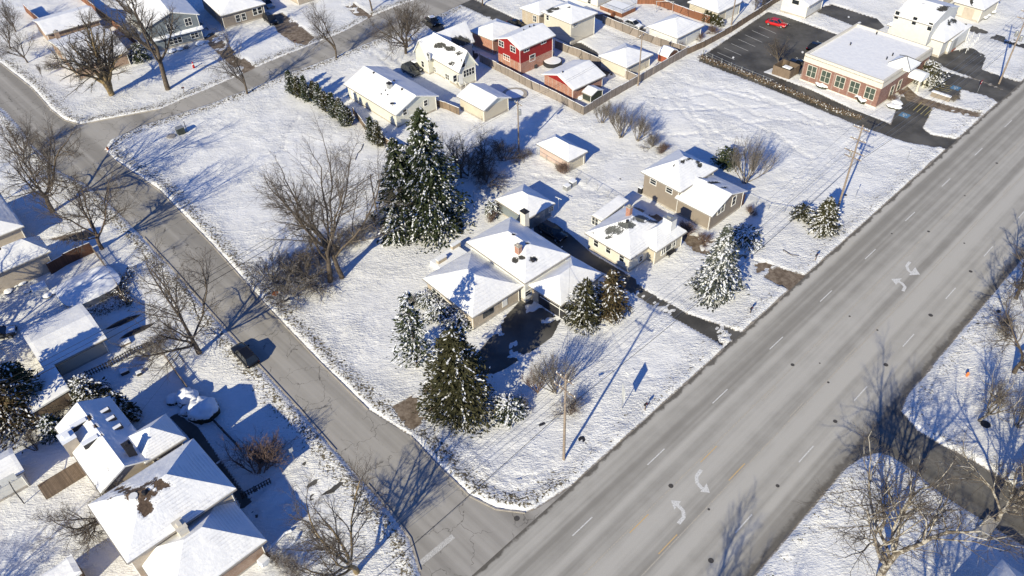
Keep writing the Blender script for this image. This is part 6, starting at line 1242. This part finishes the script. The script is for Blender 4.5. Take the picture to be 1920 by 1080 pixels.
# utility box and its post in the big lot
o = empty('utility_cabinet', G(340, 250), 'grey utility cabinet with post on the big snowy lot', 'utility cabinet'); mb = MB(); mb.box((0, 0, 0), (1.3, 1.0, 1.2), R(40)); mb.build('cabinet', M['dark_green'], o); mb = MB(); mb.box((0, 0, 1.2), (1.34, 1.04, .08), R(40)); mb.build('lid', M['metal'], o); mb = MB(); mb.tube((1.0, .3, 0), (1.0, .3, 2.2), .06, None, 6); mb.build('post', M['dark_metal'], o)
mb = MB(); mb.lathe((0, 0, 0), [(.8, 0), (.8, .16), (.5, .2)], 18); o = mb.build('access_cover', M['concrete']); o.location = tuple(G(321, 256)); tag(o, 'round concrete access cover beside the grey utility cabinet', 'cover')
# fallen branch
for i, (pts, lb) in enumerate([([(681, 272), (677, 283), (670, 290), (666, 302)], 'dark fallen branch lying on the big snowy lot'), ([(1468, 470), (1480, 478), (1497, 482)], 'dark fallen twigs on the snow near the taupe house driveway')]):
    mb = MB(); P_ = [P3(*p, .2) for p in pts]
    for a, b in zip(P_, P_[1:]): mb.tube(a, b, .07, .05, 6); d = (b-a); mb.tube(a, a+np.array([d[1], -d[0], .3])*.4+d*.4, .03, .01, 5)
    tag(mb.build('fallen_branch', M['bark']), lb, 'branch')
# bin enclosure
o = empty('bin_enclosure', G(1472, 138), 'open topped wooden bin enclosure at the left end of the office', 'enclosure', rz=R(-47))
for (x, y, lx, ly) in ((0, -1.7, 3.6, .1), (0, 1.7, 3.6, .1), (-1.8, 0, .1, 3.5), (1.8, 0, .1, 3.5)): mb = MB(); mb.box((x, y, 0), (lx, ly, 1.8)); mb.build('panel', M['wood_old'], o)
o = empty('waste_container', G(1474, 137)+[0, 0, 0], 'snow topped waste container inside the wooden bin enclosure', 'waste container', rz=R(-47)); mb = MB(); mb.box((0, 0, .1), (2, 1.4, 1.1)); mb.build('bin', M['dark_metal'], o); mb = MB(); mb.box((0, 0, 1.2), (1.7, 1.1, .14), 0, taper=.8); mb.build('snow_cover', M['snow_plain'], o)
# benches / sign wall on office island
o = empty('monument_sign', G(1762, 186), 'low grey slatted sign block with snow on top in front of the office', 'sign', rz=R(-47)); mb = MB(); mb.box((0, 0, 0), (3.4, .5, 1.0)); mb.build('block', M['taupe'], o); mb = MB(); mb.box((0, 0, 1.0), (3.5, .6, .16), taper=.95); mb.build('snow_cover', M['snow_plain'], o)
# trash bins, AC units, boxes
def boxthing(base, sz, rot, label, cat, name, mat, lid='snow_plain', group=None, lh=.1):
    o = empty(name, G(*base), label, cat, group, rot); mb = MB(); mb.box((0, 0, 0), sz, taper=.97); mb.build('case', M[mat], o); mb = MB(); mb.box((0, 0, sz[2]), (sz[0]*1.02, sz[1]*1.02, lh), taper=.9); mb.build('snow_cover' if lid == 'snow_plain' else 'lid', M[lid], o)
boxthing((1063, 356), (1.0, .9, .9), R(43), 'left one of two snow topped air conditioner units behind the bungalow', 'air conditioner', 'air_conditioner', 'metal', group='air conditioners'); boxthing((1074, 348), (1.0, .9, .9), R(43), 'right one of two snow topped air conditioner units behind the bungalow', 'air conditioner', 'air_conditioner', 'metal', group='air conditioners')
boxthing((1201, 362), (.7, .7, 1.1), R(43), 'black wheeled bin at the left end of the taupe house', 'bin', 'wheeled_bin', 'dark_metal', group='wheeled bins'); boxthing((1321, 424), (.7, .7, 1.1), R(43), 'dark wheeled bin at the near corner of the taupe house', 'bin', 'wheeled_bin', 'dark_metal', group='wheeled bins')
boxthing((1013, 105), (1.6, .8, .8), R(43), 'long snow topped storage box behind the red house', 'storage box', 'storage_box', 'metal'); boxthing((998, 128), (1.8, .9, .8), R(0), 'dark garden sofa set behind the red house', 'garden sofa', 'garden_sofa', 'dark_metal', 'dark_metal')
boxthing((77, 546), (1.9, 1.5, .8), R(38), 'snow covered square table on the tan house patio', 'table', 'patio_table', 'white_trim', lh=.25); boxthing((1055, 95) if 0 else (1035, 104), (.6, .6, 1.0), R(43), 'small snow topped bin in the red house yard', 'bin', 'wheeled_bin', 'metal', group='wheeled bins')
boxthing((1852, 995) if 0 else (1848, 992), (2.6, 1.2, .6), R(40), 'tan wooden box standing on the snow at the lower right', 'wooden box', 'wooden_box', 'beige_siding', 'beige_siding'); boxthing((22, 292) if 0 else (235, 645), (1.4, 1.0, .4), R(35), 'snow covered garden box beside the dark picket fence', 'garden box', 'garden_box', 'wood_old')
# snow covered table group / spa by lower house
boxthing((222, 684) if 0 else (235, 700), (1.0, .8, .6), R(35), 'small snow capped garden table in the shaded yard', 'garden table', 'garden_table', 'dark_metal'); boxthing((262, 703), (.6, .5, .5), R(35), 'small snow capped garden stool in the shaded yard', 'garden stool', 'garden_stool', 'dark_metal')
# bench under bungalow window
o = empty('garden_bench', G(1258, 478), 'dark metal garden bench under the bungalow window', 'bench', rz=R(43)); mb = MB(); mb.box((0, 0, .42), (1.7, .5, .05)); mb.build('seat', M['dark_metal'], o); mb = MB()
for i in range(5): mb.box((0, .24, .5+i*.1), (1.7, .03, .04))
mb.build('backrest', M['dark_metal'], o)
for sx in (-.75, .75):
    mb = MB(); mb.box((sx, -.2, 0), (.06, .06, .62)); mb.box((sx, .22, 0), (.06, .06, 1.0)); mb.box((sx, 0, .6), (.06, .5, .04)); mb.build('leg', M['dark_metal'], o)
# clothes line T post
o = empty('clothesline_post', G(1047, 392), 'white T shaped clothesline post on the shaded yard behind the garage', 'clothesline post', rz=R(-40)); mb = MB(); mb.tube((0, 0, 0), (0, 0, 2.1), .05, None, 8); mb.build('post', M['white_trim'], o); mb = MB(); mb.tube((-.6, 0, 2.05), (.6, 0, 2.05), .045, None, 8); mb.build('arm', M['white_trim'], o)
# swing set
o = empty('swing_set', G(1245, 22), 'metal A frame swing set beside the rust coloured fence', 'swing set', rz=R(-10)); 
for sx in (-1.8, 1.8): mb = MB(); mb.tube((sx, -1, 0), (sx, 0, 2.3), .05); mb.tube((sx, 1, 0), (sx, 0, 2.3), .05); mb.build('leg_frame', M['metal'], o)
mb = MB(); mb.tube((-2, 0, 2.3), (2, 0, 2.3), .05); mb.build('top_bar', M['metal'], o)
for sx in (-.8, .8): mb = MB(); mb.tube((sx-.2, 0, 2.3), (sx-.2, 0, .5), .012); mb.tube((sx+.2, 0, 2.3), (sx+.2, 0, .5), .012); mb.box((sx, 0, .47), (.5, .2, .04)); mb.build('swing', M['dark_metal'], o)
# basketball hoop
o = empty('basketball_hoop', G(46, 945), 'basketball hoop on a leaning post at the lower left', 'basketball hoop', rz=R(-50)); mb = MB(); mb.tube((0, 0, 0), (0, 0, 2.6), .06); mb.tube((0, 0, 2.6), (-1.0, 0, 3.1), .05); mb.build('post', M['dark_metal'], o); mb = MB(); mb.box((-1.1, 0, 2.8), (.05, 1.6, 1.0)); mb.build('backboard', M['sign_back'], o)
mb = MB(); n = 16
for i in range(n): a, b = 2*math.pi*i/n, 2*math.pi*(i+1)/n; mb.tube((-1.4+.24*math.cos(a), .24*math.sin(a), 3.0), (-1.4+.24*math.cos(b), .24*math.sin(b), 3.0), .02, None, 5)
mb.build('rim', M['orange'], o)
# curved slide-like playground loop near the lower left house corner: two snow covered arch rails
o = empty('trailer', G(520, 1035), 'small white snow covered trailer with curved rails by the lower left house', 'trailer', rz=R(52)); mb = MB(); mb.box((-1.6, 0, .35), (1.0, .9, .6), taper=.9); mb.build('tank', M['snow_plain'], o)
for sy in (-.75, .75):
    mb = MB(); P_ = [(-1.2, sy, .35), (.5, sy, .4), (1.8, sy, .4), (2.4, sy*.6, .4)]
    for a, b in zip(P_, P_[1:]): mb.tube(a, b, .14, None, 8)
    mb.build('rail', M['snow_plain'], o)
mb = MB(); mb.tube((-1.0, -.8, .3), (-1.0, .8, .3), .3, None, 14); mb.build('wheel', M['tyre'], o)
# lawn ornament
o = empty('lawn_figure', G(364, 128), 'small red and white winter lawn figure in front of the blue grey house', 'lawn figure'); mb = MB(); mb.lathe((0, 0, 0), [(.22, 0), (.24, .3), (.16, .75), (.08, .8)], 12); mb.build('body', M['lamp_red'], o); mb = MB(); mb.lathe((0, 0, .78), [(.05, 0), (.17, .1), (.17, .25), (.04, .36)], 12); mb.build('head', M['white_trim'], o); mb = MB(); mb.lathe((0, 0, 1.08), [(.19, 0), (.1, .2), (.02, .42)], 12); mb.build('hat', M['lamp_red'], o)
# dark blobs: tree openings / drain covers on snow
for i, (u, v, lb) in enumerate([(1091, 825, 'dark round lid on the snow beside the near utility pole'), (1847, 797, 'dark round lid on the snow of the lot above the side street'), (1681, 351, 'dark round lid on the snow verge near the road'), (1872, 585, 'small dark lid on the snow right of the main road'), (1585, 367, 'small dark lid at the foot of the tall roadside pole'), (1163, 337, 'small dark pipe stub in the back field')]):
    mb = MB(); mb.lathe((0, 0, 0), [(.42, 0), (.42, .17), (.3, .19)], 18); o = mb.build('access_cover', M['dark_metal']); o.location = tuple(G(u, v)); s_ = (1, 1.3, .8, .6, .5, .4)[i]; o.scale = (s_, s_, 1); tag(o, lb, 'cover', 'dark covers in the snow')
# parking paint
def pline(a, b, w=.1, mat='PWm'):
    A, Bp = G(*a), G(*b); d = (Bp-A)/np.linalg.norm(Bp-A); n = np.array([-d[1], d[0], 0])*w/2; z = np.array([0, 0, .006]); mb = MB(); mb.add([A-n+z, Bp-n+z, Bp+n+z, A+n+z], [(0, 1, 2, 3)]); return struct(mb.build('parking_line', M[mat]))
M['PWm'] = plain('dull white paint', (.55, .55, .52), .8); M['PYm'] = plain('dull yellow paint', (.5, .42, .16), .8); M['PBm'] = plain('accessible bay blue', (.10, .22, .36), .8)
for i in range(9): u, v = 1345+13*i, 98-8.2*i; pline((u, v), (u+32, v+14))
for i in range(5): pline((1712+7*i, 207+3.6*i), (1728+7*i, 192+3.6*i), .1, 'PYm')
for i in range(4): pline((1752+5*i, 166-2.5*i), (1780+5*i, 172-2.5*i), .1, 'PYm')
def bay(u, v, rot):                              # blue square with a white wheelchair mark
    c = G(u, v); mb = MB(); x = np.array([math.cos(rot), math.sin(rot), 0]); y = np.array([-x[1], x[0], 0]); q = lambda a, b, z: c+x*a*.8+y*b*.8+[0, 0, z]
    mb.add([q(-1, -1, .007), q(1, -1, .007), q(1, 1, .007), q(-1, 1, .007)], [(0, 1, 2, 3)]); struct(mb.build('parking_symbol', M['PBm'])); mb = MB(); n = 14
    for i in range(n):
        a, b = math.pi*(.75+1.25*i/n), math.pi*(.75+1.25*(i+1)/n); mb.add([q(.42*math.cos(a), .42*math.sin(a)-.15, .011), q(.42*math.cos(b), .42*math.sin(b)-.15, .011), q(.3*math.cos(b), .3*math.sin(b)-.15, .011), q(.3*math.cos(a), .3*math.sin(a)-.15, .011)], [(0, 1, 2, 3)])
    for (x0, y0, x1, y1) in ((-.12, -.1, 0, .55), (0, .2, .35, .32), (-.12, -.1, .45, .02), (.38, -.5, .5, .02)): mb.add([q(x0, y0, .013), q(x1, y0, .013), q(x1, y1, .013), q(x0, y1, .013)], [(0, 1, 2, 3)])
    mb.add([q(-.06+.12*math.cos(2*math.pi*i/10), .68+.12*math.sin(2*math.pi*i/10), .013) for i in range(10)], [tuple(range(10))]); struct(mb.build('parking_symbol', M['PWm']))
bay(1792, 165, R(133)); bay(1696, 216, R(133))
